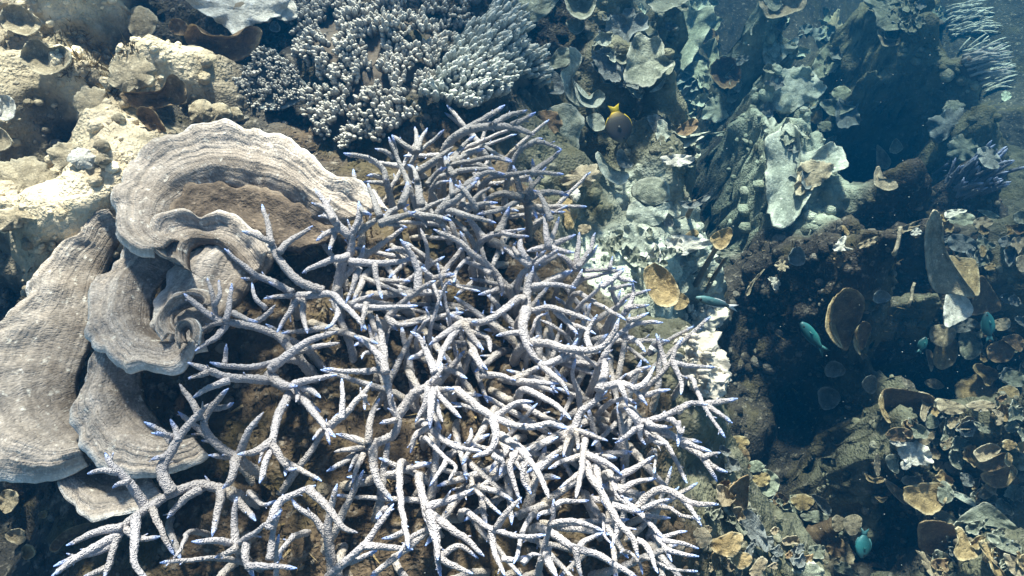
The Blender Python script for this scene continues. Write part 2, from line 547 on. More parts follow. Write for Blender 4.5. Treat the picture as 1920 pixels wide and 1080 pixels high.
HZ = soften(HZ, 4)
Q3 = np.stack([XX, YY, HZ], -1)
_sl = np.hypot(np.gradient(HZ, axis=1) / np.gradient(XX, axis=1), np.gradient(HZ, axis=0) / np.gradient(YY, axis=0))
ATT = 1 / (1 + (_sl / 1.3) ** 2)
HZ += 0.045 * fbm(Q3 * 9, 3) + ATT * (0.022 * np.abs(fbm(Q3 * 26 + 5, 3)) + 0.010 * fbm(Q3 * 70 + 9, 3))
_dx = np.gradient(HZ, axis=1) / np.gradient(XX, axis=1)
_dy = np.gradient(HZ, axis=0) / np.gradient(YY, axis=0)
Q3 = np.stack([XX, YY, HZ], -1)
jx = 0.014 * fbm(Q3 * 30 + 40, 3) + (1 - ATT) * (0.05 * fbm(Q3 * 11 + 50, 3) + 0.016 * fbm(Q3 * 45 + 60, 2))
jy = 0.014 * fbm(Q3 * 30 + 80, 3) + (1 - ATT) * (0.05 * fbm(Q3 * 11 + 90, 3) + 0.016 * fbm(Q3 * 45 + 99, 2))
TV = np.stack([XX + jx, YY + jy, HZ], -1).reshape(-1, 3)
TF = grid_faces(len(GY), len(GX))
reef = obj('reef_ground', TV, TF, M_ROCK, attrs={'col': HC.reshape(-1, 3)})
reef['kind'] = 'structure'


def height(x, y):
    i = np.clip(np.searchsorted(GX, x) - 1, 0, len(GX) - 2)
    j = np.clip(np.searchsorted(GY, y) - 1, 0, len(GY) - 2)
    fx = np.clip((x - GX[i]) / (GX[i + 1] - GX[i]), 0, 1)
    fy = np.clip((y - GY[j]) / (GY[j + 1] - GY[j]), 0, 1)
    return (HZ[j, i] * (1 - fx) + HZ[j, i + 1] * fx) * (1 - fy) + (HZ[j + 1, i] * (1 - fx) + HZ[j + 1, i + 1] * fx) * fy


_dd = np.arange(0.45, 6.0, 0.006)


def hit(px, py):
    """first terrain point behind a picture point, and its depth"""
    d = ray(px, py)
    P = CAM + d[None] * _dd[:, None]
    below = P[:, 2] < height(P[:, 0], P[:, 1])
    k = int(np.argmax(below)) if below.any() else len(_dd) - 1
    return P[k], _dd[k]


def ground_normal(p):
    e = 0.03
    gx = (height(p[0] + e, p[1]) - height(p[0] - e, p[1])) / (2 * e)
    gy = (height(p[0], p[1] + e) - height(p[0], p[1] - e)) / (2 * e)
    n = np.array([-gx, -gy, 1.0])
    return n / np.linalg.norm(n)


# ------------------------------------------------------------------ leaf: a thick shallow plate of traced outline
LEAF_N, LEAF_K = 72, 11


def leaf_mesh(outl, depth0, cup=0.0, lx=0.0, ly=0.3, th=0.006, ruffle=0.0, rough=0.02, ctr=None, seed=0, dome=0.0, frill=None):
    c = np.mean(outl, 0) if ctr is None else np.asarray(ctr, float)
    B = catmull(outl, LEAF_N, True)
    ang = np.linspace(0, 2 * np.pi, LEAF_N, endpoint=False)
    jit = 1 + rough * 2.6 * fbm(np.stack([np.cos(ang) * 3.2, np.sin(ang) * 3.2, ang * 0 + seed * 3.1], -1), 4, 0.7)
    B = c + (B - c) * jit[:, None]
    size = np.mean(np.linalg.norm(B - c, axis=1)) / FPX * depth0
    ss = np.concatenate([[0.02], np.linspace(0.16, 0.9, LEAF_K - 3), [0.965, 1.0]])
    V, rim, arc = [], [], []
    per = np.concatenate([[0], np.cumsum(np.linalg.norm(np.diff(np.vstack([B, B[:1]]), axis=0), axis=1))]) / FPX * depth0
    fr = 1.5 * ruffle * size * (np.sin(ang * (frill or 7) + seed) * 0.6 + 0.7 * fbm(np.stack([np.cos(ang) * 3, np.sin(ang) * 3, ang * 0 + seed], -1), 2))
    for s in ss:
        q = c + (B - c) * s
        dx = (q[:, 0] - c[0]) / FPX * depth0
        dy = -(q[:, 1] - c[1]) / FPX * depth0
        nz = 1.1 * fbm(np.stack([q[:, 0] / 26, q[:, 1] / 26, q[:, 0] * 0 + seed * 7.7], -1), 4, 0.65)
        d = depth0 + lx * dx + ly * dy - cup * size * s ** 2 + dome * size * s ** 2 + fr * s ** 3 + nz * size * 0.13
        V.append(CAM + d[:, None] * (FWD + RIGHT * ((q[:, :1] - 960) / FPX) + UP * ((540 - q[:, 1:]) / FPX)))
        rim.append(np.full(LEAF_N, s))
        arc.append(per[:-1])
    V = np.array(V)
    K = len(ss)
    back = V + FWD * (th * (1.6 - 1.1 * ss))[:, None, None]
    VV = np.vstack([V.reshape(-1, 3), back.reshape(-1, 3)])
    F1 = grid_faces(K, LEAF_N, True)[:, ::-1]
    F2 = grid_faces(K, LEAF_N, True, K * LEAF_N)
    j = np.arange(LEAF_N)
    j2 = (j + 1) % LEAF_N
    e = (K - 1) * LEAF_N
    F3 = np.stack([e + j, e + j2, K * LEAF_N + e + j2, K * LEAF_N + e + j], 1)[:, ::-1]
    Fc = [tuple(range(LEAF_N))[::1], tuple(range(K * LEAF_N + LEAF_N - 1, K * LEAF_N - 1, -1))]
    F = np.vstack([F1, F2, F3]).tolist() + Fc
    rim = np.array(rim).ravel()
    arc = np.array(arc).ravel()
    return VV, F, {'rim': np.tile(rim, 2), 'ang': np.tile(arc, 2)}, size


_ls = [0]


def leaf(parent, base, outl, mat='leaf', off=0.03, cup=0.0, lx=0.0, ly=0.3, th=0.006, ruffle=0.06, rough=0.04, name='plate', stalk=True, ctr=None, dome=0.0, frill=None, depth=None):
    _ls[0] += 1
    c = np.mean(outl, 0) if ctr is None else np.asarray(ctr, float)
    hp, hd = hit(*c)
    d0 = (hd - off) if depth is None else depth
    if dome == 0 and cup >= 0:
        cup = cup * 1.3 + 0.16
    ruffle = ruffle * 1.5 + 0.03
    V, F, at, size = leaf_mesh(outl, d0, cup, lx, ly, th, ruffle, rough, ctr, _ls[0], dome, frill)
    o = obj(name, V, F, MATS[mat], parent, at, base=base)
    if stalk:
        p0 = at_depth(c[0], c[1], d0 + th)
        p1 = hp + FWD * 0.02
        if depth is not None or np.linalg.norm(p1 - p0) > 0.25:
            p1 = p0 + np.array([0, 0.0, -1.0]) * 0.2 + FWD * 0.05
        mid = (p0 + p1) / 2 + np.array([0, 0.004, -0.008])
        P = catmull(np.array([p0, mid, p1]), 7)
        V, q, t, tt = tube(P, np.linspace(0.22, 0.34, 7) * size, 8)
        obj('stalk', V, quads_tris(q, t), M_STALK, o, {'rim': tt * 0.3, 'ang': tt}, base=base)
    return o


def blob(cx, cy, rx, ry=None, rot=0.0, n=10):
    ry = ry or rx
    a = np.linspace(0, 2 * np.pi, n, endpoint=False)
    x, y = rx * np.cos(a), ry * np.sin(a)
    k = 1 + 0.09 * np.sin(a * 3 + cx) + 0.06 * np.sin(a * 2 + cy)
    x, y = x * k, y * k
    return np.stack([cx + x * math.cos(rot) - y * math.sin(rot), cy + x * math.sin(rot) + y * math.cos(rot)], 1)


def colony(name, label, cat, px, py, group=None):
    p, d = hit(px, py)
    return thing(name, label, cat, p, group), p

# ------------------------------------------------------------------ whorled plate coral on the left
def whorl(parent, base, rim, inner, zr, zi, curl=0.012, rows=26, n=110, th=0.007, seed=0, zmid=0.0, mat=M_BIG):
    rim = catmull(rim, n)
    inner = catmull(inner, n)
    zr = np.interp(np.linspace(0, 1, n), np.linspace(0, 1, len(zr)), zr)
    zi = np.interp(np.linspace(0, 1, n), np.linspace(0, 1, len(zi)), zi)
    PR = np.array([at_z(a, b, z) for (a, b), z in zip(rim, zr)])
    PI = np.array([at_z(a, b, z) for (a, b), z in zip(inner, zi)])
    arc = np.concatenate([[0], np.cumsum(np.linalg.norm(np.diff(PR, axis=0), axis=1))])
    lob = fbm(np.stack([arc * 14, arc * 0 + seed, arc * 0], -1), 3)
    fine = fbm(np.stack([arc * 60, arc * 0 + seed, arc * 0 + 4], -1), 2)
    mid_ = fbm(np.stack([arc * 30, arc * 0 + seed, arc * 0 + 8], -1), 2)
    PR = PR + (PR - PI) * (0.10 * lob + 0.09 * mid_ + 0.04 * fine)[:, None]
    ss = np.linspace(0, 1, rows) ** 0.85
    V, rr, aa = [], [], []
    for s in ss:
        P = PI + (PR - PI) * s
        nz = fbm(np.stack([P[:, 0] * 16, P[:, 1] * 16, P[:, 0] * 0 + seed], -1), 3)
        sw = s + 0.05 * lob
        ring = 0.0022 * np.sin(sw * 58 + 3.0 * nz) * (0.3 + 0.7 * np.sin(sw * 9 + seed + 2 * nz) ** 2) + 0.0045 * np.sin(sw * 10 + seed + 2 * nz)
        z = zmid * math.sin(math.pi * s) - curl * max(0, (s - 0.75) / 0.25) ** 2 + ring * min(1, (1 - s) * 8 + 0.15) + 0.013 * nz + 0.013 * lob * s ** 2 + 0.010 * mid_ * s ** 3
        P = P + np.array([0, 0, 1.0]) * z[:, None]
        V.append(P)
        rr.append(np.full(n, s))
        aa.append(arc)
    V = np.array(V)
    nrm = np.array([-0.15, -0.25, 1.0])
    nrm /= np.linalg.norm(nrm)
    back = V - nrm * (th * (1.5 - ss))[:, None, None]
    k = rows * n
    F1 = grid_faces(rows, n)
    F2 = grid_faces(rows, n)[:, ::-1] + k
    edge = lambda idx: np.stack([idx[:-1], idx[1:], idx[1:] + k, idx[:-1] + k], 1)
    allr = np.arange(rows) * n
    F3 = np.vstack([edge(np.arange(n))[:, ::-1], edge(np.arange(n) + (rows - 1) * n), edge(allr), edge(allr + n - 1)[:, ::-1]])
    VV = np.vstack([V.reshape(-1, 3), back.reshape(-1, 3)])
    at = {'rim': np.tile(np.array(rr).ravel(), 2), 'ang': np.tile(np.array(aa).ravel(), 2)}
    return obj('plate', VV, np.vstack([F1, F2, F3]), mat, parent, at, base=base)


pb = at_z(330, 640, -0.16)
wc = thing('plate_coral', 'large beige whorled plate coral with overlapping scalloped tiers beside the staghorn coral', 'coral', pb)
# outer left tier, running out of the picture
whorl(wc, pb, pts('P', '205,392 165,400 140,440 100,460 60,500 30,545 10,580 -40,620 -120,700 -140,800 -90,880 0,897 60,901 110,888 150,870'),
      pts('P', '240,450 225,455 210,475 190,520 185,560 180,590 180,610 170,640 150,690 140,720 140,750 150,780 160,800 175,815 190,830'),
      [-.05, -.055, -.06, -.075], [-.085, -.09, -.10, -.11], seed=1.3, zmid=0.02)
# bottom tier
whorl(wc, pb, pts('P', '98,900 125,940 165,972 210,962 255,955 300,930'), pts('P', '150,850 170,870 190,880 220,890 245,890 270,880'),
      [-.09, -.09, -.08], [-.13, -.13], seed=2.7, n=60, rows=16)
# lower middle tier
whorl(wc, pb, pts('P', '175,655 145,710 122,765 128,800 150,852 190,882 245,892 300,888 360,868 385,850'),
      pts('P', '270,640 262,680 258,710 262,735 270,760 285,780 300,800 320,810 340,815 360,815'),
      [-.04, -.05, -.055, -.075], [-.075, -.09, -.11], seed=3.1, zmid=0.015)
# middle left tier
whorl(wc, pb, pts('P', '228,452 200,490 172,515 158,540 152,570 152,602 157,632 168,652 190,655 202,668 212,682 240,695 268,690 300,698 335,695 352,668 366,630'),
      pts('P', '330,490 300,520 285,545 278,565 275,585 276,600 280,612 285,620 290,625 296,628 300,630 306,632 312,634 320,634 328,632 335,625 345,612'),
      [-.02, -.015, -.01, -.01, -.02], [-.045, -.045, -.045, -.045], seed=4.4, zmid=0.012)
# upper large tier
whorl(wc, pb, pts('P', '282,476 250,472 216,440 203,388 210,335 238,285 288,250 350,230 430,222 500,235 560,265 602,300 630,322 665,335 700,355 737,386'),
      pts('P', '340,455 325,440 315,420 320,395 335,375 355,360 385,350 420,345 455,350 490,358 520,368 548,380 570,395 590,410 610,420 635,430'),
      [.02, .02, .01, .0, -.02], [-.005, -.02, -.035, -.05], seed=5.2, zmid=0.01)
# middle inner tier
whorl(wc, pb, pts('P', '318,476 290,470 273,448 269,420 285,393 318,379 350,386 368,396 402,390 440,400 474,425 490,440 512,470'),
      pts('P', '372,520 352,505 345,490 345,475 352,462 365,455 378,453 392,454 408,458 425,468 440,482 455,500 470,520'),
      [.02, .02, .005, -.02], [.0, -.015, -.035], seed=6.6, n=90, rows=20)
# inner centre floor between the tiers
whorl(wc, pb, pts('P', '330,470 300,520 278,570 280,615 300,640 340,660 380,650'),
      pts('P', '520,470 500,500 470,530 450,560 430,580 410,600 390,610'),
      [-.03, -.035, -.04], [-.05, -.05, -.05], seed=7.9, n=70, rows=24, zmid=0.01)
# old overgrown floor inside the upper tier
whorl(wc, pb, pts('P', '318,440 312,415 320,385 340,362 372,345 420,338 470,345 520,360 560,380 600,405 640,432'),
      pts('P', '400,440 402,436 406,432 412,430 420,428 430,430 445,436 470,446 500,458 530,468 560,475'),
      [-.008, -.022, -.036, -.052], [-.035, -.045, -.06], seed=11.7, n=80, rows=20, curl=0.0, mat=M_OLD)
# inner spiral
whorl(wc, pb, pts('P', '300,636 286,615 284,594 297,570 325,546 362,533 390,537 400,552 388,566'),
      pts('P', '338,625 328,618 322,606 325,594 336,584 350,578 362,576 370,578 374,584'),
      [.0, .005, .005, .0], [-.02, -.02], seed=8.3, n=70, rows=18)
whorl(wc, pb, pts('P', '330,648 322,625 325,603 342,592 362,594 372,612 366,640'), pts('P', '345,640 342,632 342,622 347,616 353,616 357,622 356,632'),
      [.015, .02, .01], [.0, .0], seed=9.1, n=50, rows=12)

# ------------------------------------------------------------------ staghorn coral, traced branch by branch (base -> tip)
STAG = {}
STAG['A'] = """36 860,615 720,560 620,450 570,350 545,230 515,130|26 575,345 480,305 400,280|30 610,400 680,330 800,250|30 690,630 580,570 470,520 380,450 305,380|18 480,530 440,550 395,545|24 690,620 610,590 545,560
24 720,650 640,645 525,660|38 720,645 800,640 900,635 970,690 1040,760 1100,835|26 720,665 660,750 595,850|26 745,660 745,760 770,855|26 930,650 945,720 915,800 870,830|42 690,960 600,870 480,820 320,790 250,770 150,700 70,630
24 250,770 240,660 205,545|20 245,700 275,640 270,555|26 310,785 330,680 345,575|24 290,790 200,820 140,860|28 320,800 250,880 140,955|28 440,805 480,790 540,750 590,695|26 350,740 440,780 490,790|20 530,715 480,660 455,575|40 560,1060 680,960 800,890 940,845
28 700,965 820,930 950,910|36 640,1000 480,1040 320,1040 220,1020|22 300,1030 310,970 310,915|46 940,600 960,480 1010,400 1020,300 1060,200 1060,110|36 1010,310 930,230 870,120 810,40|24 940,240 890,200 830,195|26 920,220 870,150 795,120|26 970,260 880,290 815,335|24 940,260 910,330 890,385
32 1040,300 1120,240 1220,180|22 1065,150 1090,170 1130,190|32 1000,420 880,450 740,515|32 1010,450 1130,460 1260,455 1380,430|24 1150,465 1160,560 1190,660|34 1390,620 1390,500 1340,390 1290,325|24 1345,400 1280,380 1210,390|28 1440,500 1445,380 1405,265|34 940,600 900,640
26 1060,490 1030,580 990,680|24 1010,690 1080,660 1145,635|26 1030,705 1200,710 1390,700|34 1230,760 1330,660 1450,580 1490,560|24 1490,560 1440,510 1410,480|26 1475,550 1540,530 1595,520|26 1475,565 1500,640 1525,700|36 1210,1080 1190,900 1160,750|30 1205,1010 1120,930 1035,870|18 1090,900 1050,915 1035,925|18 1130,960 1085,970 1075,1000
24 1220,760 1270,800 1330,805 1430,785|24 1215,765 1240,800 1275,840|24 1430,790 1455,770 1435,715|34 1490,1080 1440,960 1400,880 1350,845|26 1430,960 1390,980 1340,1000|34 1640,790 1600,770 1560,740|32 1640,790 1760,790 1860,740 1930,690|34 1640,800 1540,860 1450,920|40 1640,800 1560,900 1515,1000 1500,1080
32 1650,800 1690,870 1760,950|28 1690,850 1780,880 1800,960|28 1680,890 1730,1000 1780,1060|38 1900,610 1800,490 1700,410 1620,340 1480,270|26 1880,590 1800,620 1730,640|22 1850,550 1865,600 1860,645|26 1800,520 1720,470 1640,450|26 1640,455 1610,500 1590,570|26 1750,330 1700,250 1665,205|28 1750,330 1840,290 1920,300
28 1550,160 1700,200 1830,235|34 1180,240 1290,200 1380,170|30 1375,175 1420,210 1440,260|22 1190,235 1250,240 1330,260|26 1390,175 1500,120 1560,95|26 1380,185 1500,200 1580,220|32 1500,180 1620,90 1720,0|28 1300,130 1330,50 1330,0|28 1180,200 1140,100 1110,10|28 1180,240 1240,170 1340,130
30 1750,330 1720,380 1700,420|20 1560,740 1510,500 1500,460|30 960,560 1060,440 1090,360|24 1100,690 1080,780 1070,840|22 1570,560 1640,600 1740,620|24 1470,790 1540,600 1570,560"""
STAG['E'] = """30 380,500 350,430 310,340 265,230|18 312,330 300,270 285,220|22 300,350 240,310 190,295|26 410,320 350,270 285,220|24 420,320 425,240 415,175|24 425,315 450,240 485,180|26 425,320 500,260 580,190|34 250,470 230,410 150,350 10,320|22 245,470 180,445 140,450|22 245,490 160,485 120,488
30 430,430 540,350 630,285|30 640,450 600,400 580,330|26 620,380 680,290 755,220|28 620,380 710,330 805,295|28 630,385 760,360 860,345 960,370|42 590,290 640,230 720,190 850,170 980,180 1085,220|32 640,230 720,180 800,130 920,50|26 860,160 940,110 1045,80|26 960,165 1050,120 1095,90
32 560,460 640,430 720,415 860,410|26 660,380 780,390 875,430|24 800,280 880,330 960,365|30 960,380 1000,310 1060,270 1130,260 1240,300|20 1050,275 1100,245 1135,240|28 1070,440 1160,370 1240,300|22 1075,440 1080,400 1075,355|30 840,460 960,440 1100,430 1250,440|30 1015,570 990,470 965,390
26 1050,580 1070,510 1060,455|34 1020,570 900,550 800,590|32 1030,580 1080,560 1180,540 1280,560|26 1030,560 1100,480 1150,400|26 1030,580 1110,640 1195,655|24 1030,590 1080,640 1100,690|32 1010,580 900,640 760,665|36 540,670 640,550 790,450|24 630,560 620,520 615,465|22 680,620 690,560 665,475|26 690,645 770,560 840,510
26 695,645 780,610 880,600|26 520,560 505,530 550,490 610,475|34 450,620 430,490 425,395|22 430,480 410,410 375,385|28 335,620 360,540 370,485|36 880,780 920,690 945,620|30 800,800 740,720 705,685|26 800,800 900,770 1035,750|20 900,770 980,785 1055,790|28 1165,850 1150,750 1145,665|26 1165,850 1200,760 1225,680
28 1165,850 1250,810 1320,780|26 1165,850 1100,860 1040,870|26 1170,850 1240,870 1310,880|32 1060,950 1010,860 1010,780|28 1060,955 980,900 915,850|20 1000,900 970,850 985,815|18 1070,940 1100,910 1100,880|36 1065,955 1150,910 1230,860|40 1110,1090 1060,955|28 1310,980 1270,920 1220,890|26 1310,980 1330,860 1340,770
26 1315,975 1390,880 1430,770|22 1330,960 1400,900 1440,840|26 1310,980 1440,980 1540,970|30 1090,1090 1200,1020 1290,985|22 1300,1080 1330,1030 1355,975|26 1470,1080 1540,1020 1590,970|20 1500,1090 1580,1070 1640,1060|16 1510,970 1520,930 1525,900|20 1540,1000 1580,1030 1650,1045|24 480,500 540,430 590,400|26 700,500 820,430 920,440|26 760,640 700,540 640,500|26 1180,700 1120,560 1080,530
28 700,760 640,700 540,660|26 560,700 470,680 380,660 330,600"""
STAG['G'] = """34 560,240 570,120 600,0|30 575,140 700,80 820,20|26 590,110 720,100 840,120|44 560,240 540,330 560,430 600,500 640,550|32 555,190 520,180 420,250 330,300 250,310|34 580,250 700,230 800,260 920,300|28 720,240 790,310 850,380|22 800,325 880,345 950,380|26 535,370 460,375 390,390|40 575,430 680,430 780,460 930,470 1000,440 1060,360 1080,290
34 1000,500 1060,400 1180,320 1330,315|40 970,700 1000,600 1010,490 1040,430|44 830,920 870,820 950,760 985,670|24 1100,390 1180,420 1230,480|28 860,150 980,220 1120,300|28 1080,215 1130,170 1260,130|24 1110,240 1170,225 1250,215|24 1130,300 1190,290 1250,260|26 1110,270 1160,170 1160,90|22 1070,210 1045,150 1045,90|26 870,210 960,130 990,80
24 880,70 1000,40 1110,10|30 1250,670 1370,540 1400,460 1440,400|24 1375,540 1500,560 1620,565|24 1385,540 1430,640 1430,720|24 1345,570 1320,470 1290,380|24 1200,730 1310,700 1370,690|32 975,680 1080,660 1160,680 1240,780|24 1095,670 1120,740 1130,780|26 1165,690 1230,650 1280,560|36 1150,800 1220,870 1330,840 1480,770 1580,775|30 1570,775 1650,760 1750,740|24 1560,780 1620,810 1720,880|26 1500,640 1520,700 1570,800 1680,960
36 1200,890 1160,830 1110,790|28 1200,890 1130,950 1060,990|26 1200,890 1205,960 1230,1000|28 1205,890 1280,980 1350,1000|32 1220,890 1340,930 1460,990 1600,1040|30 385,845 500,770 600,760|36 560,690 660,740 740,790 810,860|40 180,700 290,790 380,850 480,890 600,900 690,880 785,910|34 370,860 390,960 350,1040 260,1070 |32 480,640 560,600 660,560|28 480,640 610,650 745,660
30 300,610 400,610 500,640|28 640,550 700,600 760,650 800,720|28 250,480 280,520 300,560 335,605|24 830,920 900,940 1020,980|20 840,930 850,980 850,1030|26 825,930 790,980 770,1070|34 420,960 520,1010 600,1100|26 1330,840 1400,880 1430,940 1450,900|22 1420,820 1450,790 1500,765|26 1240,880 1290,900 1380,900|24 1410,870 1420,930 1410,1010
30 700,540 800,500 850,400|30 850,700 820,600 840,520|26 950,560 880,500 830,480|28 640,560 740,520 800,430|26 780,380 700,330 640,300|22 600,340 620,290 680,260|26 920,460 900,380 960,270|26 1130,620 1200,580 1260,560|28 1040,760 1120,740 1180,770"""
STAG['H'] = """36 420,290 520,370 600,460 650,540 685,645|26 500,380 470,470 490,560 535,670|26 550,440 545,540 590,620|28 895,400 780,430 685,475|34 890,320 880,420 860,540 840,645|24 865,500 810,540 752,582|40 895,400 920,520 980,600 1020,680 1090,790 1160,870 1190,980|30 900,395 1020,450 1100,510|30 1060,530 1180,470 1280,405|36 1050,540 1080,630 1170,700 1250,780 1325,868
30 1040,680 1150,710 1220,720|34 1180,700 1260,620 1330,590 1420,630 1500,670 1640,680|24 1420,630 1480,700 1545,800|22 1210,700 1290,670 1370,650|22 1230,740 1300,750 1370,755|28 1080,610 1180,550 1290,530|28 1340,330 1370,370 1420,470 1465,560|20 1290,400 1285,450 1280,500|30 1430,330 1540,400 1620,470 1690,495|24 1555,420 1600,490 1635,550|22 1550,410 1600,395 1655,385
34 0,700 130,650 260,590|24 260,585 250,520 210,510|24 260,585 180,650|28 265,585 380,600 490,660|28 270,590 350,670 425,740|36 0,700 50,750 120,800 230,880 325,975|34 10,715 50,860 60,980 80,1090|32 240,730 340,800 450,840 550,860 665,850|28 365,815 380,940 440,1080|36 640,1000 680,850 710,750 715,650|24 700,715 640,730 622,762|26 690,790 800,770 900,790 1000,830
42 690,830 830,920 960,960 1100,1040 1200,1100|30 840,915 850,1000 870,1090|28 870,930 880,890 990,835|38 680,920 685,1000 740,1090|30 590,740 540,830 510,960 490,1010|28 390,810 450,720 535,640|28 60,970 100,950 190,910 290,985|30 60,960 130,1010 260,1065|24 1080,770 1060,870 1038,925|26 1180,880 1230,900 1260,960 1300,1065|24 1290,850 1340,920 1380,1000|20 1310,870 1400,840 1465,828
20 1330,880 1450,900 1530,925|20 1350,930 1400,950 1530,972|20 1330,1020 1370,1040 1520,1052|34 0,230 100,320 190,360 310,380|26 0,310 110,420 165,470 120,540|24 115,430 70,500 18,572|22 230,340 250,290 250,250|26 370,400 430,440 410,515|22 720,680 780,660 912,660|30 620,480 740,400|30 960,420 960,500 980,620 1010,700|26 1370,700 1440,740 1540,760|22 1000,760 1000,850 1040,900|24 1160,960 1200,1010 1215,1070|26 540,1010 590,960 640,960|26 420,980 480,990 560,970"""
STAG['F'] = """42 490,50 560,110 640,120|28 620,110 740,80 840,62|42 510,90 300,75 200,40 90,0|28 295,90 210,120 112,178|22 190,50 140,65 88,78|24 635,115 645,160 635,200|28 640,110 710,140 758,178|24 660,170 710,210 762,250|38 600,160 540,280 520,390 510,430 480,510 450,612|32 515,400 430,450 340,462|28 520,420 570,500 600,540 638,535|18 585,515 580,550 578,575
36 650,160 740,270 790,330 835,375|20 780,330 745,360 722,390|20 795,340 800,380 805,415|30 795,325 900,240 1018,100|24 865,290 870,190 866,78|18 985,160 985,200 985,238|28 1105,130 1070,40 980,45 880,45 775,30|38 1000,420 1120,370 1155,300 1130,240 1100,120 1080,0|38 1150,270 1220,170 1300,115 1370,40 1370,0|24 1140,290 1100,298 1058,305|28 1000,410 1010,290 1058,180
28 1000,410 910,380 838,360|24 990,415 910,440 828,452|28 1000,425 880,500 788,550|26 1000,425 950,520 920,605|22 985,440 940,480 900,552|34 1020,415 1035,560 1070,640 1125,705|28 1310,125 1290,210 1240,300|26 1325,140 1340,210 1378,298|28 1330,130 1400,210 1470,280|22 1330,130 1390,135 1442,132|32 1325,140 1315,240 1310,335|26 1310,330 1240,370 1212,455
28 150,290 110,200 70,150 45,108|40 335,480 220,400 170,310 210,220 292,130|24 205,230 260,230 320,203|30 335,480 250,470 190,470|32 340,480 400,340 470,250|38 335,480 310,580 262,640|32 150,640 60,700 -20,790|32 255,640 240,740 210,880|34 270,640 360,720 432,800|30 330,920 320,780 335,680|30 340,920 220,900 105,905|30 335,920 440,850 552,760
26 335,930 290,960 228,988|36 500,850 540,720 620,670 730,620|28 500,1000 520,850 560,740|38 820,1060 800,880 810,750 840,612|28 805,910 730,790 650,740 612,690|32 700,640 800,740 870,830 945,860|40 820,1060 950,950 1050,830 1130,715|28 980,930 1100,935 1225,945|26 860,1020 960,990 1045,950|32 1160,530 1160,660 1180,800 1205,940|22 1175,860 1130,880 1068,890
30 535,1080 535,950 550,870|30 380,920 380,1000 420,1090|28 390,1030 520,1030 640,1040|36 1260,600 1290,750 1340,900 1350,1000|26 1090,740 1060,770 1040,790|26 1260,860 1200,900 1150,990|28 620,880 560,950 540,1010|26 400,660 470,720 540,700"""
STAG['D'] = """40 1124,640 1000,620 880,660 740,740 620,840 560,990 530,1100|32 620,835 480,860 335,925|34 605,870 420,970 260,1080|28 630,845 720,890 808,880|36 740,735 640,590 560,510 530,455|24 600,560 520,545 440,560|20 650,600 610,610 572,635|42 870,660 820,550 880,430 940,330 1055,208|26 905,400 890,340 860,285|28 885,420 820,350 728,300|24 900,380 830,365 768,358|24 860,470 810,480 762,492
26 770,740 830,880 882,975|34 690,780 680,1000 740,1100|28 1060,990 940,1000 805,1012|28 590,910 500,950 380,990 275,1032|26 545,1040 490,1060 400,1100|26 940,870 920,940 880,990"""

branches = []
for key, txt in STAG.items():
    for seg in txt.replace('\n', '|').split('|'):
        r, rest = seg.strip().split(' ', 1)
        branches.append(dict(r=float(r) / CROP[key][2] * 0.72, p=pts(key, rest)))
for k, b in enumerate(branches):
    b['c'] = catmull(b['p'], 24)
    b['len'] = np.linalg.norm(np.diff(b['c'], axis=0), axis=1).sum()
    b['z'] = None
    b['par'] = None
# which branch does each one grow from
for k, b in enumerate(branches):
    best = None
    for j, q in enumerate(branches):
        if j == k or q['len'] < b['len'] * 0.7:
            continue
        d = np.linalg.norm(q['c'] - b['c'][0], axis=1)
        i = int(d.argmin())
        if d[i] < q['r'] + 7 and i < 22 and (best is None or d[i] < best[0]):
            a, loop = j, False
            while a is not None:
                if a == k:
                    loop = True
                    break
                a = branches[a]['par'][0] if branches[a]['par'] else None
            if not loop:
                best = (d[i], j, i)
    if best:
        b['par'] = (best[1], best[2])


def solve_z(k):
    b = branches[k]
    if b['z'] is not None:
        return
    rng = random.Random(k * 17 + 5)
    if b['par']:
        solve_z(b['par'][0])
        z0 = branches[b['par'][0]]['z'][b['par'][1]]
        rise = rng.uniform(0.0, 0.030) * min(1.6, b['len'] / 90)
    else:
        z0 = rng.uniform(-0.075, -0.045) if b['r'] > 9 else rng.uniform(-0.06, -0.03)
        rise = rng.uniform(0.03, 0.075) * min(1.3, b['len'] / 110)
    t = np.linspace(0, 1, 24)
    b['z'] = z0 + rise * (1.25 * t - 0.25 * t ** 2) + 0.008 * np.sin(t * 3.1 + k)


for k in range(len(branches)):
    solve_z(k)


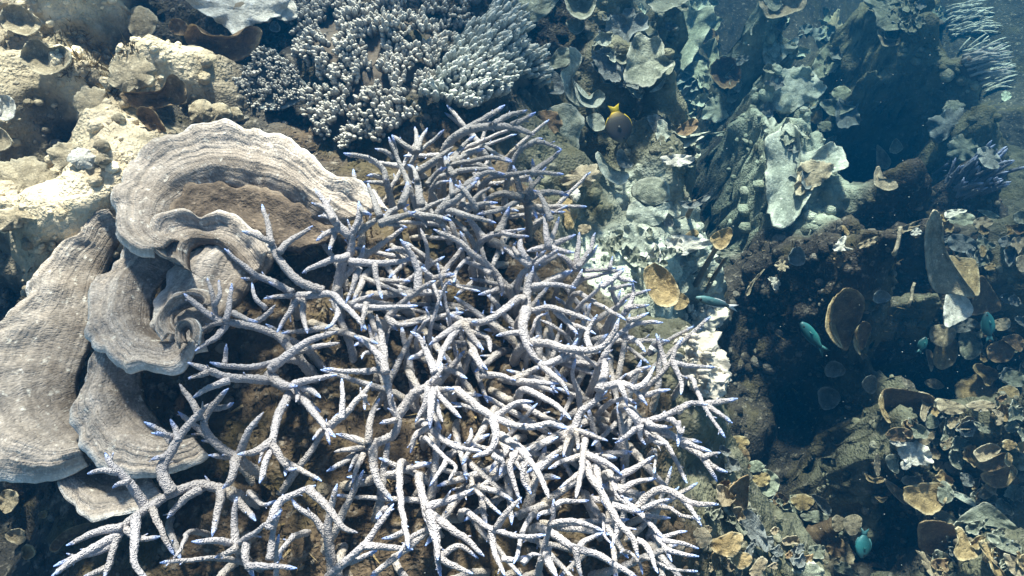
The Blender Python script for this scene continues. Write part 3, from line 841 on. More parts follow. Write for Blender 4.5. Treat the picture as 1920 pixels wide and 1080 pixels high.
def branch_mesh(P, r0, rng, tipr=0.44, free_base=False, nubs=True, tip_len=0.017):
    P = np.asarray(P)
    L = np.linalg.norm(np.diff(P, axis=0), axis=1).sum()
    n = max(9, int(L / 0.0030))
    P = catmull(P, n)
    t = np.linspace(0, 1, n)
    w = fbm(np.stack([t * L * 40, t * 0 + rng.random() * 50, t * 0], -1), 2)
    P = P + 0.0016 * np.stack([w, w[::-1], -w], 1)
    rad = r0 * (1 - (1 - tipr) * t ** 1.3) * (1 + 0.06 * w)
    dt = (1 - t) * L
    rad = rad * np.clip((dt + 0.0008) / (r0 * 1.7), 0.0, 1) ** 0.62
    rad = np.maximum(rad, 0.0007)
    V, q, tr, tt = tube(P, rad, 12, 0.16, rng)
    tip = np.clip(1 - (1 - tt) * L / tip_len, 0, 1) ** 1.2
    VV, FF, TT, LW = [V], [to_tris(q, tr)], [tip], [np.clip(1 - tt * 1.6, 0, 1)]
    if nubs:
        nn = int(L / 0.07 + rng.random() * 1.3)
        cnt = len(V)
        for _ in range(nn):
            i = int(n * (0.30 + 0.66 * rng.random() ** 0.6))
            i = min(max(1, i), n - 2)
            T = P[i + 1] - P[i - 1]
            T /= np.linalg.norm(T) + 1e-9
            sd = rng.normal(size=3)
            sd -= T * np.dot(sd, T)
            sd /= np.linalg.norm(sd) + 1e-9
            big = rng.random() < 0.22
            ln = rad[i] * (rng.uniform(1.0, 2.0) if not big else rng.uniform(2.0, 3.6))
            d = sd * 0.75 + T * 0.85
            d /= np.linalg.norm(d)
            p0 = P[i] + sd * rad[i] * 0.6
            PP = p0 + d[None] * np.linspace(0, ln, 5)[:, None]
            rr = rad[i] * (0.34 if not big else 0.5) * np.array([1, 0.95, 0.82, 0.6, 0.28])
            v, q2, t2, tt2 = tube(PP, rr, 6, 0.15, rng)
            VV.append(v)
            FF.append(to_tris(q2, t2) + cnt)
            TT.append(np.clip(tt2 * 1.5 - 0.55, 0, 1) * 0.85)
            LW.append(np.full(len(v), 0.1))
            cnt += len(v)
    return np.vstack(VV), np.vstack(FF), np.concatenate(TT), np.concatenate(LW)


sb_main, _ = hit(800, 760)
sb_top, _ = hit(860, 330)
stag_main = thing('staghorn_coral', 'sprawling pale grey staghorn coral with lilac blue tips filling the middle foreground', 'coral', sb_main)
stag_top = thing('staghorn_coral', 'darker grey staghorn coral with blue tips just below the bushy knobbed coral', 'coral', sb_top)
nb = [0, 0]
low_v, low_f, low_t, low_l, low_w, cnt = [], [], [], [], [], 0
order = sorted(range(len(branches)), key=lambda k: -branches[k]['len'])
for k in order:
    b = branches[k]
    rng = np.random.default_rng(k + 100)
    c = b['c']
    P = np.array([at_z(x, y, z) for (x, y), z in zip(c, b['z'])])
    r0 = b['r'] / FPX * float(np.dot(P[0] - CAM, FWD))
    if not b['par']:
        d = P[1] - P[0]
        d /= np.linalg.norm(d)
        g = height(P[0][0], P[0][1])
        e = P[0] - d * 0.018 + np.array([0, 0, -0.02])
        f = np.array([e[0] - d[0] * 0.012, e[1] - d[1] * 0.012, max(min(g - 0.02, e[2] - 0.03), e[2] - 0.12)])
        P = np.vstack([f, (e + f) / 2 - d * 0.004, e, P])
    top = c[:, 1].mean() < 425 and c[:, 0].mean() > 640
    V, F, tp, lw = branch_mesh(P, r0, rng, tip_len=rng.uniform(0.009, 0.022))
    tp = tp * (rng.uniform(0.7, 1.0) if rng.random() > 0.12 else 0.25)
    var = np.full(len(V), rng.random() ** 2.2)
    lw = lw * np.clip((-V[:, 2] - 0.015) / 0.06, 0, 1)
    if nb[int(top)] < 300:
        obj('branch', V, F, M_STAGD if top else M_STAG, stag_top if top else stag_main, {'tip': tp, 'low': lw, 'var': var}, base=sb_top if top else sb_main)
        nb[int(top)] += 1
    else:
        low_v.append(V); low_f.append(F + cnt); low_t.append(tp); low_l.append(lw); low_w.append(var); cnt += len(V)
print('branches', nb, sum(1 for b in branches if not b['par']))
# older, lower branches seen through the gaps
poly = pts('P', '650,330 1040,240 1130,560 1240,760 1220,1080 420,1080 300,960 480,720 620,520')
def inside(x, y, poly):
    j, c = len(poly) - 1, False
    for i in range(len(poly)):
        xi, yi = poly[i]
        xj, yj = poly[j]
        if (yi > y) != (yj > y) and x < (xj - xi) * (y - yi) / (yj - yi) + xi:
            c = not c
        j = i
    return c
def rand_in(poly, rng):
    lo, hi = poly.min(0), poly.max(0)
    while True:
        x, y = lo + (hi - lo) * rng.random(2)
        if inside(x, y, poly):
            return x, y
rng = np.random.default_rng(77)
for _ in range(300):
    x, y = rand_in(poly, rng)
    if x < 760 and y > 560 and rng.random() < 0.75:
        continue
    p, d = hit(x, y)
    if p[2] < -0.24:
        continue
    a = rng.uniform(0, 2 * np.pi)
    L = rng.uniform(0.07, 0.15)
    h = np.array([math.cos(a), math.sin(a), 0])
    hb = np.array([math.cos(a + 0.7), math.sin(a + 0.7), 0])
    P = np.array([p + [0, 0, -0.015], p + h * L * 0.3 + [0, 0, 0.022], p + h * L * 0.55 + hb * L * 0.15 + [0, 0, 0.04], p + h * L * 0.8 + hb * L * 0.3 + [0, 0, 0.055]])
    V, F, tp, lw = branch_mesh(P, rng.uniform(0.0048, 0.0075), rng)
    low_v.append(V); low_f.append(F + cnt); low_t.append(tp); low_l.append(np.clip(lw + 0.35, 0, 1)); low_w.append(lw * 0.5); cnt += len(V)
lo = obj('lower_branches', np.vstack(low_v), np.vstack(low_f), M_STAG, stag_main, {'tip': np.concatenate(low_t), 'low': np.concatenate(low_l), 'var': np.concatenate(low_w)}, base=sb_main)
lo['kind'] = 'stuff'

# ------------------------------------------------------------------ bushy knobbed coral
def ellipsoid(c, d, r, ln, segs=7, rows=6, rng=RNG):
    """rounded knob from c along d"""
    t = np.linspace(0, 1, rows)
    P = np.asarray(c) + np.asarray(d)[None] * (t * ln)[:, None]
    rr = r * np.array([0.55, 0.8, 1.0, 1.0, 0.78, 0.35])
    V, q, tr, tt = tube(P, rr, segs, 0.12, rng)
    return V, to_tris(q, tr), np.clip(tt * 2.0 - 0.85, 0, 1)


def joined(parts):
    V, F, T, c = [], [], [], 0
    for v, f, t in parts:
        V.append(v); F.append(f + c); T.append(t); c += len(v)
    return np.vstack(V), np.vstack(F), np.concatenate(T)


def knob_cluster(rng, nk=9, r=0.0046, spread=0.0165):
    ps = []
    for _ in range(nk):
        a = rng.uniform(0, 2 * np.pi)
        s = spread * math.sqrt(rng.random())
        tip = np.array([s * math.cos(a), s * math.sin(a), 0.03 + rng.uniform(-0.006, 0.006) - s * 0.35])
        b = tip * np.array([0.35, 0.35, 0.2])
        d = tip - b
        L = np.linalg.norm(d)
        ps.append(ellipsoid(b, d / L, r * rng.uniform(0.75, 1.2), L, rng=rng))
    return joined(ps)


def stuff_dome(parent, base, poly, lift, mat, name='body', n=44, k=8):
    """lumpy low body that carries the branchlets"""
    c = poly.mean(0)
    B = catmull(poly, n, True)
    V = []
    ss = np.linspace(0.05, 1.0, k)
    for s in ss:
        q = c + (B - c) * s
        row = []
        for x, y in q:
            p, d = hit(x, y)
            nz = noise3(np.array([[x / 30, y / 30, 3.3]]))[0]
            row.append(p + np.array([0, 0, lift * (1 - s ** 3) + 0.012 * nz - 0.02 * s ** 3]))
        V.append(row)
    V = np.array(V).reshape(-1, 3)
    F = grid_faces(k, n, True)[:, ::-1].tolist() + [tuple(range(n))]
    return obj(name, V, F, mat, parent, base=base)


bushy_poly = pts('P', '545,20 580,0 870,0 868,60 850,120 800,170 770,230 700,275 640,282 600,262 580,215 590,150 556,95')
bb, _ = hit(700, 130)
bushy = thing('bushy_coral', 'dark bushy coral covered in pale rounded knobs at the top centre', 'coral', bb)
stuff_dome(bushy, bb, bushy_poly, 0.012, M_DARKB)
rng = np.random.default_rng(21)
protos = [mesh_data('branchlet', *(lambda g: (g[0], g[1]))(g), M_KNOB, {'tip': g[2]}) for g in (knob_cluster(rng, rng.integers(8, 13)) for _ in range(8))]


def place(name, me, p, nrm, parent, base, sc, spin, lean=None):
    q = Vector(nrm).to_track_quat('Z', 'Y').to_matrix().to_4x4() @ Matrix.Rotation(spin, 4, 'Z')
    o = link(name, me, parent)
    o.matrix_local = Matrix.Translation(Vector(np.asarray(p) - np.asarray(base))) @ q @ Matrix.Scale(sc, 4)
    return o


taken = []
tries = 0
while len(taken) < 290 and tries < 20000:
    tries += 1
    x, y = rand_in(bushy_poly, rng)
    if any((x - a) ** 2 + (y - b) ** 2 < 12.5 ** 2 for a, b in taken):
        continue
    # gaps between the branchlets
    if noise3(np.array([[x / 38, y / 38, 9.1]]))[0] < -0.08:
        continue
    taken.append((x, y))
    p, d = hit(x, y)
    n = ground_normal(p) * 0.5 + np.array([0, -0.25, 0.9]) + rng.normal(size=3) * 0.25
    place('branchlet', protos[rng.integers(8)], p + np.array([0, 0, rng.uniform(0.0, 0.022)]), n, bushy, bb, rng.uniform(0.75, 1.15), rng.uniform(0, 6.28))
print('bushy', len(taken))
# smaller knobbed fan left of it, on a dark plate
kf_poly = pts('I', '1330,480 1400,380 1500,270 1560,300 1640,380 1740,500 1700,560 1600,610 1500,615 1400,580')
kb, _ = hit(510, 165)
kf = thing('bushy_coral', 'small knobbed coral plate between the curled cup coral and the bushy coral', 'coral', kb)
leaf(kf, kb, kf_poly, 'grey', off=0.05, cup=0.05, ly=0.1, ruffle=0.03, name='plate')
taken = []
for _ in range(900):
    x, y = rand_in(kf_poly, rng)
    if any((x - a) ** 2 + (y - b) ** 2 < 11 ** 2 for a, b in taken) or len(taken) > 60:
        continue
    taken.append((x, y))
    p, d = hit(x, y)
    p = at_depth(x, y, hit(510, 165)[1] - 0.05 - 0.1 * (y - 165) / FPX)
    place('branchlet', protos[rng.integers(8)], p, np.array([0, -0.4, 0.9]) + rng.normal(size=3) * 0.2, kf, kb, rng.uniform(0.4, 0.7), rng.uniform(0, 6.28))

# ------------------------------------------------------------------ table coral of close-set fingers
def finger(rng, L=0.03, r=0.0058):
    P = np.array([[0, 0, -0.006], [0.001, 0, L * 0.4], [0.002, 0.001, L * 0.8], [0.002, 0.001, L]])
    P = catmull(P, 9)
    rr = r * np.array([1.05, 1, 1, 0.97, 0.95, 0.9, 0.8, 0.62, 0.3])
    V, q, t, tt = tube(P, rr, 7, 0.2, rng)
    ps = [(V, to_tris(q, t), np.clip(tt * 1.6 - 0.55, 0, 1))]
    for _ in range(3):
        a = rng.uniform(0, 6.28)
        h = rng.uniform(0.3, 0.7) * L
        d = np.array([math.cos(a) * 0.6, math.sin(a) * 0.6, 0.8])
        V, q, t, tt = tube(np.array([0.001, 0, h]) + d[None] * np.linspace(0, r * 1.8, 4)[:, None], r * np.array([0.5, 0.45, 0.36, 0.2]), 5, 0.1, rng)
        ps.append((V, to_tris(q, t), np.clip(tt, 0, 1) * 0.7))
    return joined(ps)


fp = [finger(rng, rng.uniform(0.026, 0.037)) for _ in range(5)]
fprotos = [mesh_data('finger', g[0], g[1], M_FING, {'tip': g[2]}) for g in fp]


def table_coral(label, poly, target, spacing, sc, lean, lift=0.05, rest=True):
    c = poly.mean(0)
    b, d = hit(*c)
    root = thing('table_coral', label, 'coral', b)
    stuff_dome(root, b, poly, lift, M_DARKB, n=36, k=6)
    got, tries = [], 0
    cand = []
    while tries < 14000:
        tries += 1
        x, y = rand_in(poly, rng)
        if any((x - a) ** 2 + (y - q) ** 2 < spacing ** 2 for a, q in got):
            continue
        got.append((x, y))
    B = poly
    rv, rf, rt, cn = [], [], [], 0
    for i, (x, y) in enumerate(got):
        p, d = hit(x, y)
        e = np.min(np.linalg.norm(B - [x, y], axis=1)) / np.ptp(B, axis=0).max()
        out = np.array([(x - c[0]), -(y - c[1]), 0.0]) / (np.ptp(B, axis=0).max() * 0.5)
        nrm = np.array(lean) + np.array([out[0], out[1], 0]) * 0.45 + rng.normal(size=3) * 0.1
        p = p + np.array([0, 0, lift * 0.85])
        s = sc * rng.uniform(0.8, 1.2)
        if i < target:
            place('finger', fprotos[rng.integers(5)], p, nrm, root, b, s, rng.uniform(0, 6.28))
        elif rest:
            g = fp[rng.integers(5)]
            q = np.array(Vector(nrm).to_track_quat('Z', 'Y').to_matrix())
            rv.append((g[0] * s) @ q.T + p); rf.append(g[1] + cn); rt.append(g[2]); cn += len(g[0])
    if rv:
        o = obj('finger_fringe', np.vstack(rv), np.vstack(rf), M_FING, root, {'tip': np.concatenate(rt)}, base=b)
        o['kind'] = 'stuff'
    print(label, len(got))


table_coral('pale grey table coral of close upright fingers right of the bushy coral', pts('B', '1190,250 1290,170 1330,90 1420,80 1520,170 1530,240 1450,280 1600,370 1600,540 1480,480 1430,540 1380,600 1200,670 1080,640 930,600 1040,500 1080,400'),
            295, 7.4, 1.0, (0.5, -0.12, 0.75), 0.04)

# ------------------------------------------------------------------ leaves: colonies traced from the picture
def leaves(root, base, rows):
    for row in rows.strip().split('\n'):
        head, tail = row.split('|')
        h = head.split()
        key, mat = h[0], h[1]
        kw = {}
        for a in h[2:]:
            k, v = a.split('=')
            kw[k] = float(v)
        if tail.strip().startswith('o'):
            v = [float(x) for x in tail.strip()[1:].split(',')]
            ox, oy, s = CROP[key]
            outl = blob(ox + v[0] / s, oy + v[1] / s, v[2] / s, v[3] / s if len(v) > 3 else None, v[4] if len(v) > 4 else 0)
        else:
            outl = pts(key, tail)
        st = bool(kw.pop('st', 1))
        leaf(root, base, outl, mat, stalk=st, **kw)


def lcol(name, label, px, py, rows, cat='coral', group=None):
    root, b = colony(name, label, cat, px, py, group)
    leaves(root, b, rows)
    return root


# top left: cups and lumps on the bright rock
lcol('cup_coral', 'brown cup coral with a bright scalloped rim hanging in the dark gap at top', 420, 80, """
P brown off=0.10 cup=0.35 ly=-0.5 th=.008 ruffle=.03|346,70 352,48 365,45 380,62 410,66 445,66 462,50 484,50 490,70 470,100 440,115 415,122 385,112 362,95
P brown off=0.11 cup=0.1 ly=-0.2|315,50 322,36 338,35 352,48 352,64 338,66 322,62""")
lcol('plate_coral', 'bright white crusted plate coral at the top edge above the cup coral', 460, 20, """
P white off=0.06 cup=-0.1 ly=0.4 ruffle=.12 rough=.1|345,-10 400,-30 480,-40 540,-10 535,20 510,35 480,45 462,62 440,64 415,45 380,25
P white off=0.05 cup=-0.1 ly=0.4 ruffle=.12 rough=.1|500,10 545,0 560,25 540,40 515,30
P grey off=0.03 cup=.1 ly=.2|o515,50,10""")
lcol('disc_coral', 'two dark brown disc corals in the shadow above the beige whorled plate', 330, 165, """
P brown off=0.07 cup=.1 ly=-.4|225,175 262,172 300,168 318,140 340,150 350,175 340,195 315,198 280,205 240,198
P brown off=0.06 cup=.1 ly=-.3|255,215 262,200 285,205 300,225 310,245 290,248 270,235""")
lcol('encrusting_coral', 'tan lobed coral head sitting just above the beige whorled plate rim', 400, 205, """
P tan off=0.05 dome=.6 ly=0.2 th=.02 ruffle=.1 rough=.08|353,215 358,195 378,186 395,195 400,215 385,228 362,228
P tan off=0.05 dome=.6 ly=0.2 th=.02 ruffle=.1 rough=.08|392,200 410,192 428,200 430,218 412,226 396,222
P tan off=0.045 dome=.6 ly=0.2 th=.02 ruffle=.1 rough=.08|428,206 442,200 454,215 448,224 430,224""")
lcol('cup_coral', 'golden rimmed cup corals half buried in the sunlit rock at far left', 60, 60, """
J tan off=0.02 cup=.5 ly=.2 th=.008|0,60 60,20 140,50 205,110 190,150 140,180 60,160 10,130
J tan off=0.02 cup=.5 ly=.2 th=.008|100,300 130,220 190,200 250,240 310,230 355,270 350,320 290,365 220,380 150,345
J white off=0.012 cup=.4 ly=.3|0,490 50,490 75,540 60,600 0,600
J tan off=0.02 cup=.4 ly=.3|-40,640 20,660 60,720 20,760 -40,750""")
lcol('disc_coral', 'ribbed grey brown fan disc on the top edge of the sunlit rock', 265, 35, """
J tan off=0.04 cup=-.2 ly=.2 ruffle=.03|640,110 660,50 710,30 770,60 798,110 770,170 720,200 670,180""")
lcol('plate_coral', 'pale ledges of encrusting plate along the lower edge of the sunlit rock', 120, 300, """
J tan off=0.03 dome=.4 ly=.5 th=.02 rough=.14 ruffle=.1|-40,850 60,800 150,800 260,860 300,920 240,980 140,1010 40,1050 -40,1060
J tan off=0.03 dome=.3 ly=.5 th=.02 rough=.14 ruffle=.1|240,760 330,720 430,740 490,800 480,860 400,880 300,860
J tan off=0.03 dome=.3 ly=.5 th=.02 rough=.14 ruffle=.1|380,470 480,440 560,500 560,580 480,660 400,600
J tan off=0.03 dome=.3 ly=.5 th=.02 rough=.14 ruffle=.1|560,320 660,260 770,330 760,420 660,460 560,430
J white off=0.03 dome=.6 ly=.4 th=.02 rough=.12|340,800 380,750 450,760 480,800 450,850 390,850
J tan off=0.03 dome=.6 ly=.4 th=.02 rough=.1|o505,735,32
J tan off=0.03 dome=.6 ly=.4 th=.02 rough=.1|o510,805,30
J tan off=0.03 dome=.6 ly=.4 th=.02 rough=.1|o590,600,28
J tan off=0.02 dome=.4 ly=.5 th=.02 rough=.14 ruffle=.1|-60,1090 60,1050 160,1050 200,1090 120,1130 0,1170""")
lcol('disc_coral', 'golden rimmed discs in the dark bottom left corner', 30, 970, """
D tan off=.03 cup=.2|o40,700,48,60
D tan off=.03 cup=.3|o80,880,50,40
D gold off=.03 cup=.3|o140,960,36,36
D gold off=.03 cup=.2|o215,770,24,18
D brown off=.05 cup=.1|250,930 330,850 450,810 420,860 340,900 280,960""")

# top right lettuce corals
lcol('lettuce_coral', 'grey green plate coral leaning over the finger table coral at the top edge', 980, 20, """
B leaf off=.06 ly=.3 cup=-.2|1330,-40 1700,-60 1690,20 1660,60 1610,100 1540,132 1490,105 1450,75 1390,50 1330,30""")
lcol('lettuce_coral', 'curled yellow rimmed cup of coral at the top edge right of the table coral', 1085, 15, """
R leaf off=.06 ly=.1 cup=.7|165,-60 260,-80 350,-40 345,50 295,108 240,100 195,60
R leaf off=.03 ly=.1 cup=.3|185,120 260,110 290,140 270,180 220,190""")
lcol('lettuce_coral', 'pale curling ribbon of lettuce coral left of the butterflyfish', 1060, 150, """
R leaf off=.07 ly=.2 cup=.1 ruffle=.1|25,345 90,330 130,280 160,262 205,275 215,320 190,370 130,385 80,392
R pale off=.08 ly=-.2 lx=.5 cup=.1 ruffle=.05|205,262 265,300 270,350 235,400 222,450 240,520 300,600 240,590 185,540 155,460 160,400 205,360
R pale off=.10 ly=.4 cup=.6 ruffle=.05|232,455 250,500 285,545 325,555 340,520 370,503 402,530 395,570 350,605 290,598 245,550
R grey off=.02 ly=.2 cup=.1|40,410 120,400 160,450 170,520 110,530 40,500""")
lcol('lettuce_coral', 'broad grey green lettuce coral with scalloped leaves above the butterflyfish', 1220, 120, """
R leaf off=.03 ly=.3 cup=.1 ruffle=.1 rough=.09|640,110 700,60 860,-10 900,60 1000,30 1030,100 990,170 960,230 900,330 840,390 780,340 740,250 700,200 650,150
R leaf off=.07 ly=.35 cup=.15 ruffle=.10 rough=.08|540,260 590,180 650,215 700,205 735,250 735,310 785,360 740,400 700,450 640,490 560,470 510,440 520,380
R grey off=.06 ly=.2 cup=.2 ruffle=.12 rough=.09|400,150 430,90 500,80 540,100 600,70 640,90 640,160 560,190 530,250 470,280 400,270
R leaf off=.05 ly=.5 cup=.2 ruffle=.1 rough=.1|640,0 700,-60 900,-80 880,0 800,40 700,70
R brown off=.05 ly=.2 cup=.05|960,255 972,190 1010,163 1042,200 1036,250 1000,285
R leaf off=.08 cup=.6 ly=.2|470,310 540,305 538,345 500,362 468,340
R pale off=.08 ly=.4 cup=.1|655,515 700,480 745,435 725,490 685,512
R pale off=.04 ly=.4 ruffle=.15 rough=.1|760,450 860,410 935,455 950,520 900,565 820,560 740,590 680,540
R leaf off=.03 ly=.4 ruffle=.12 rough=.1|830,390 900,350 960,340 980,400 940,450 860,410
R grey off=.03 ly=.2 ruffle=.12 rough=.12|330,300 400,270 460,290 500,360 500,440 440,460 380,420""")
lcol('lettuce_coral', 'dark rosette with a gold inner rim at the right end of the lettuce coral', 1365, 135, """
R brown off=.06 cup=.8 ly=.1 ruffle=.15 rough=.1|1000,370 1060,320 1130,330 1170,390 1160,460 1100,500 1040,480 1005,430
R grey off=.04 cup=.3 ly=.1 ruffle=.2 rough=.12|1010,470 1090,490 1160,450 1165,510 1110,540 1060,520
R grey off=.05 cup=.1 ly=.2 ruffle=.15 rough=.12|1140,330 1180,310 1220,320 1190,350 1150,370""")
lcol('lettuce_coral', 'cluster of crinkled pale lettuce leaves right of the butterflyfish', 1290, 230, """
R white off=.05 ly=.45 ruffle=.2 rough=.14|800,560 880,540 965,545 960,620 900,680 800,690 720,620 740,590
R pale off=.05 ly=.4 ruffle=.15 rough=.12|945,650 990,560 1070,530 1085,600 1092,660 1020,685
R brown off=.08 ly=.1 cup=.1|800,740 850,690 900,663 932,690 905,740 850,765
R pale off=.04 ly=.3 cup=.4 ruffle=.1|745,680 735,730 760,800 830,840 900,805 1000,740 930,760 850,775 790,740
R white off=.05 ly=.5 ruffle=.15 rough=.12|715,885 800,868 900,880 885,920 800,937 740,915
R pale off=.05 ly=.4 ruffle=.2 rough=.14|840,840 920,820 1000,785 1008,840 960,885 880,880
R grey off=.02 ly=.1 ruffle=.1 rough=.1|640,660 700,650 745,690 740,780 690,760
R white off=.07 ly=.4 ruffle=.2 rough=.16|770,480 830,460 870,500 850,540 790,550
R pale off=.03 ly=.2 ruffle=.1 rough=.1|1000,750 1060,745 1150,700 1200,690 1100,750 1040,765""")
lcol('plate_coral', 'algae covered upright plate coral between the staghorn and the butterflyfish', 1050, 260, """
R leaf off=.06 ly=.1 lx=.1 cup=-.1 ruffle=.08 rough=.07|10,630 60,610 150,590 205,585 260,630 288,690 265,760 250,860 230,950 100,965 50,900 0,800
R brown off=.08 ly=.2 dome=.2 ruffle=.15 rough=.12|20,640 80,620 140,640 160,720 90,760 30,720""")
lcol('disc_coral', 'pale white disc tucked left of the butterflyfish', 1117, 228, """
R pale off=.06 ly=.4|298,660 350,635 392,660 402,720 350,738 310,700""")
lcol('disc_coral', 'pale bluish fan shaped disc below the butterflyfish', 1147, 315, """
R pale off=.10 ly=.3 cup=.1 ruffle=.05|350,870 375,858 420,920 470,958 532,970 532,1010 490,1042 420,1012 378,960
R grey off=.10 ly=-.2 cup=.1|472,850 500,840 530,880 560,930 530,945 495,940 470,905""")
lcol('dead_coral', 'pinkish brown crumbling coral lump at the upper tip of the staghorn', 1090, 335, """
R tan off=.06 dome=.4 ly=.3 th=.02 rough=.2 ruffle=.2|150,1020 220,960 300,925 360,940 370,1000 320,1040 230,1060
R white off=.09 dome=.6 ly=.4 th=.02 rough=.15|o235,1095,30,36
R gold off=.05 dome=.3 ly=.2 th=.02 rough=.15|130,1160 180,1110 240,1150 250,1220 210,1290 170,1270""")
lcol('small_disc_coral', 'small pinkish brown disc peeking out behind the upper right staghorn tips', 1096, 427, """
E tan off=.12 cup=-.15 ly=.2|o1367,748,36,30""")

# the pale mound right of the staghorn
lcol('mound_coral', 'pale sunlit mound with a smooth domed cap right of the staghorn', 1220, 400, """
M leaf off=.06 ly=.35 dome=.25 th=.02 ruffle=.03|312,115 342,60 430,33 500,55 528,110 515,165 440,195 350,165
M pale off=.05 ly=.3 dome=.3 th=.02 ruffle=.1 rough=.08|290,210 340,165 440,190 510,175 520,240 470,300 380,320 300,290
M pale off=.04 ly=.4 dome=.2 th=.02 ruffle=.08 rough=.1|440,330 520,250 640,270 692,310 660,365 560,375 470,405
M white off=.04 ly=.4 dome=.1 ruffle=.1 rough=.1|400,480 470,400 560,360 700,380 785,400 700,440 600,480 500,515
M pale off=.05 ly=.35 dome=.1 ruffle=.1 rough=.1|520,560 640,510 760,470 832,460 740,530 640,590 600,640 560,620
M pale off=.03 ly=.2 ruffle=.15 rough=.1|290,300 380,330 440,400 400,480 330,460 270,380
M leaf off=.02 ly=.2 ruffle=.15 rough=.1|130,480 190,370 220,400 220,480 170,530
M leaf off=.03 ly=.2 ruffle=.1|290,480 330,430 360,450 350,510 310,520
M pale off=.03 ly=.3 ruffle=.1|500,180 560,180 590,240 560,260 515,230
M gold off=.06 ly=.2 dome=.2|600,375 660,330 692,350 665,402 620,402
M white off=.03 ly=.3 ruffle=.1|400,400 460,420 480,500 430,540 395,480""")
lcol('plate_coral', 'thin grey plates projecting right from the pale mound into the dark gap', 1310, 370, """
M grey off=.10 ly=.4 ruffle=.1 depth=1.62|575,170 620,185 680,165 765,112 745,160 680,205 610,210
M leaf off=.10 ly=.4 ruffle=.1 depth=1.60|790,460 850,440 940,455 900,470 830,490""")
lcol('disc_coral', 'small ochre disc standing at the right edge of the pale mound', 1355, 450, """
M gold depth=1.50 ly=.1 cup=.15 th=.008|755,385 800,340 862,318 882,350 852,422 800,446""")
lcol('disc_coral', 'large golden bean shaped disc coral right of the staghorn tips', 1240, 535, """
M gold off=.14 ly=.25 lx=.1 cup=.22 th=.008 ruffle=.03|380,610 388,555 430,520 490,540 550,600 580,680 570,740 520,766 460,755 415,700
M gold off=.09 ly=.2 cup=.1 th=.008|560,690 610,695 638,740 600,780 540,775
M pale off=.07 ly=.3|580,640 610,618 632,650 622,682 590,684""")

# the column further right
lcol('lettuce_coral', 'folded pale leaf pair at the top edge over the deep gap', 1460, 20, """
T tan off=.06 ly=.1 cup=.3|430,-40 560,-60 690,-30 685,40 620,72 500,106 450,60
T leaf off=.03 ly=.1 cup=.1|440,-40 520,-30 560,30 500,60""")
lcol('encrusting_coral', 'golden crusted knob at the upper right of the pale column', 1570, 50, """
T tan off=.06 ly=.3 dome=.3 th=.02 ruffle=.2 rough=.16|790,150 850,80 880,50 885,110 912,160 880,212 830,242 788,200
T grey off=.05 ly=.2 ruffle=.2 rough=.15|690,230 740,160 800,170 780,220 720,260
T pale off=.05 ly=.1 cup=.05|380,190 385,150 405,125 392,160 390,195""")
lcol('encrusting_coral', 'pale green crusted column rising between the two deep blue gaps', 1490, 220, """
T pale off=.04 ly=.3 dome=.2 th=.03 ruffle=.2 rough=.15|435,210 500,188 560,250 640,208 645,260 570,330 500,385 455,320
T leaf off=.06 ly=.3 ruffle=.08 rough=.08|730,375 770,300 820,253 892,300 893,350 830,412 760,444
T pale off=.05 ly=.3 dome=.2 th=.03 ruffle=.15 rough=.12|508,500 540,420 620,378 720,388 792,470 792,530 740,562 660,602 570,642 508,590
T leaf off=.06 ly=.3 dome=.2|838,530 868,488 920,486 958,530 942,582 880,584
T leaf off=.05 ly=.2 cup=.2|770,580 850,558 920,588 975,600 920,632 840,652
T gold off=.06 ly=.2 dome=.1|698,640 738,588 782,610 784,682 740,694
T leaf off=.05 ly=.2 dome=.2|760,700 810,680 850,700 830,735 780,738
T pale off=.02 ly=.3 th=.02 ruffle=.1 rough=.1|470,820 520,740 630,690 690,860 850,800 930,920 800,1000 720,1090 640,1240 560,1270 480,1180
T tan off=.05 ly=.3 dome=.1 th=.015 ruffle=.1 rough=.12|660,930 760,900 850,930 820,1000 720,1070 640,1090
T pale off=.04 ly=.3 dome=.2 th=.02 ruffle=.2 rough=.15|465,690 510,660 540,720 500,790 470,780""")

# top right corner
lcol('lettuce_coral', 'green plate coral with bright yellow lower rim in the top right corner', 1680, 40, """
T leaf off=.05 ly=.35 ruffle=.1 rough=.1|1020,-30 1330,-40 1335,80 1280,150 1180,172 1095,150 1080,70
T gold off=.05 ly=.1 cup=.1|1325,20 1350,-20 1440,0 1440,60 1380,125 1345,80
T tan off=.06 ly=.2 cup=.4 ruffle=.1|1095,165 1130,170 1140,215 1200,225 1270,205 1230,245 1140,262 1110,225""")
lcol('encrusting_coral', 'grey knobbly lump at the upper right above the blue staghorn', 1780, 230, """
T grey off=.06 ly=.3 dome=.2 th=.02 ruffle=.2 rough=.15|1380,690 1460,640 1560,598 1645,660 1640,722 1530,745 1450,805 1395,770
T leaf off=.05 ly=.3 dome=.2 th=.02 rough=.15|1470,600 1520,560 1590,590 1560,630 1490,640
T leaf off=.06 ly=.3 dome=.2 th=.02 ruffle=.2 rough=.18|1505,800 1570,758 1660,800 1665,880 1600,902 1500,875
T grey off=.05 ly=.3 ruffle=.1|1660,840 1730,830 1785,890 1770,950 1690,930
T pale off=.05 ly=.3|o1820,540,30,28""")
lcol('plate_coral', 'pale folded fin shaped plate standing at the crest of the dark wall', 1655, 310, """
T tan off=.10 ly=.1 lx=.6 ruffle=.03|1092,830 1112,822 1172,900 1152,950 1112,945 1095,950
T tan off=.09 ly=.2 lx=.2 ruffle=.03|1090,940 1112,945 1105,1000 1182,1008 1212,1050 1160,1072 1080,1036
T leaf off=.08 ly=.1 cup=.2|1165,850 1180,800 1205,778 1240,830 1205,862""")

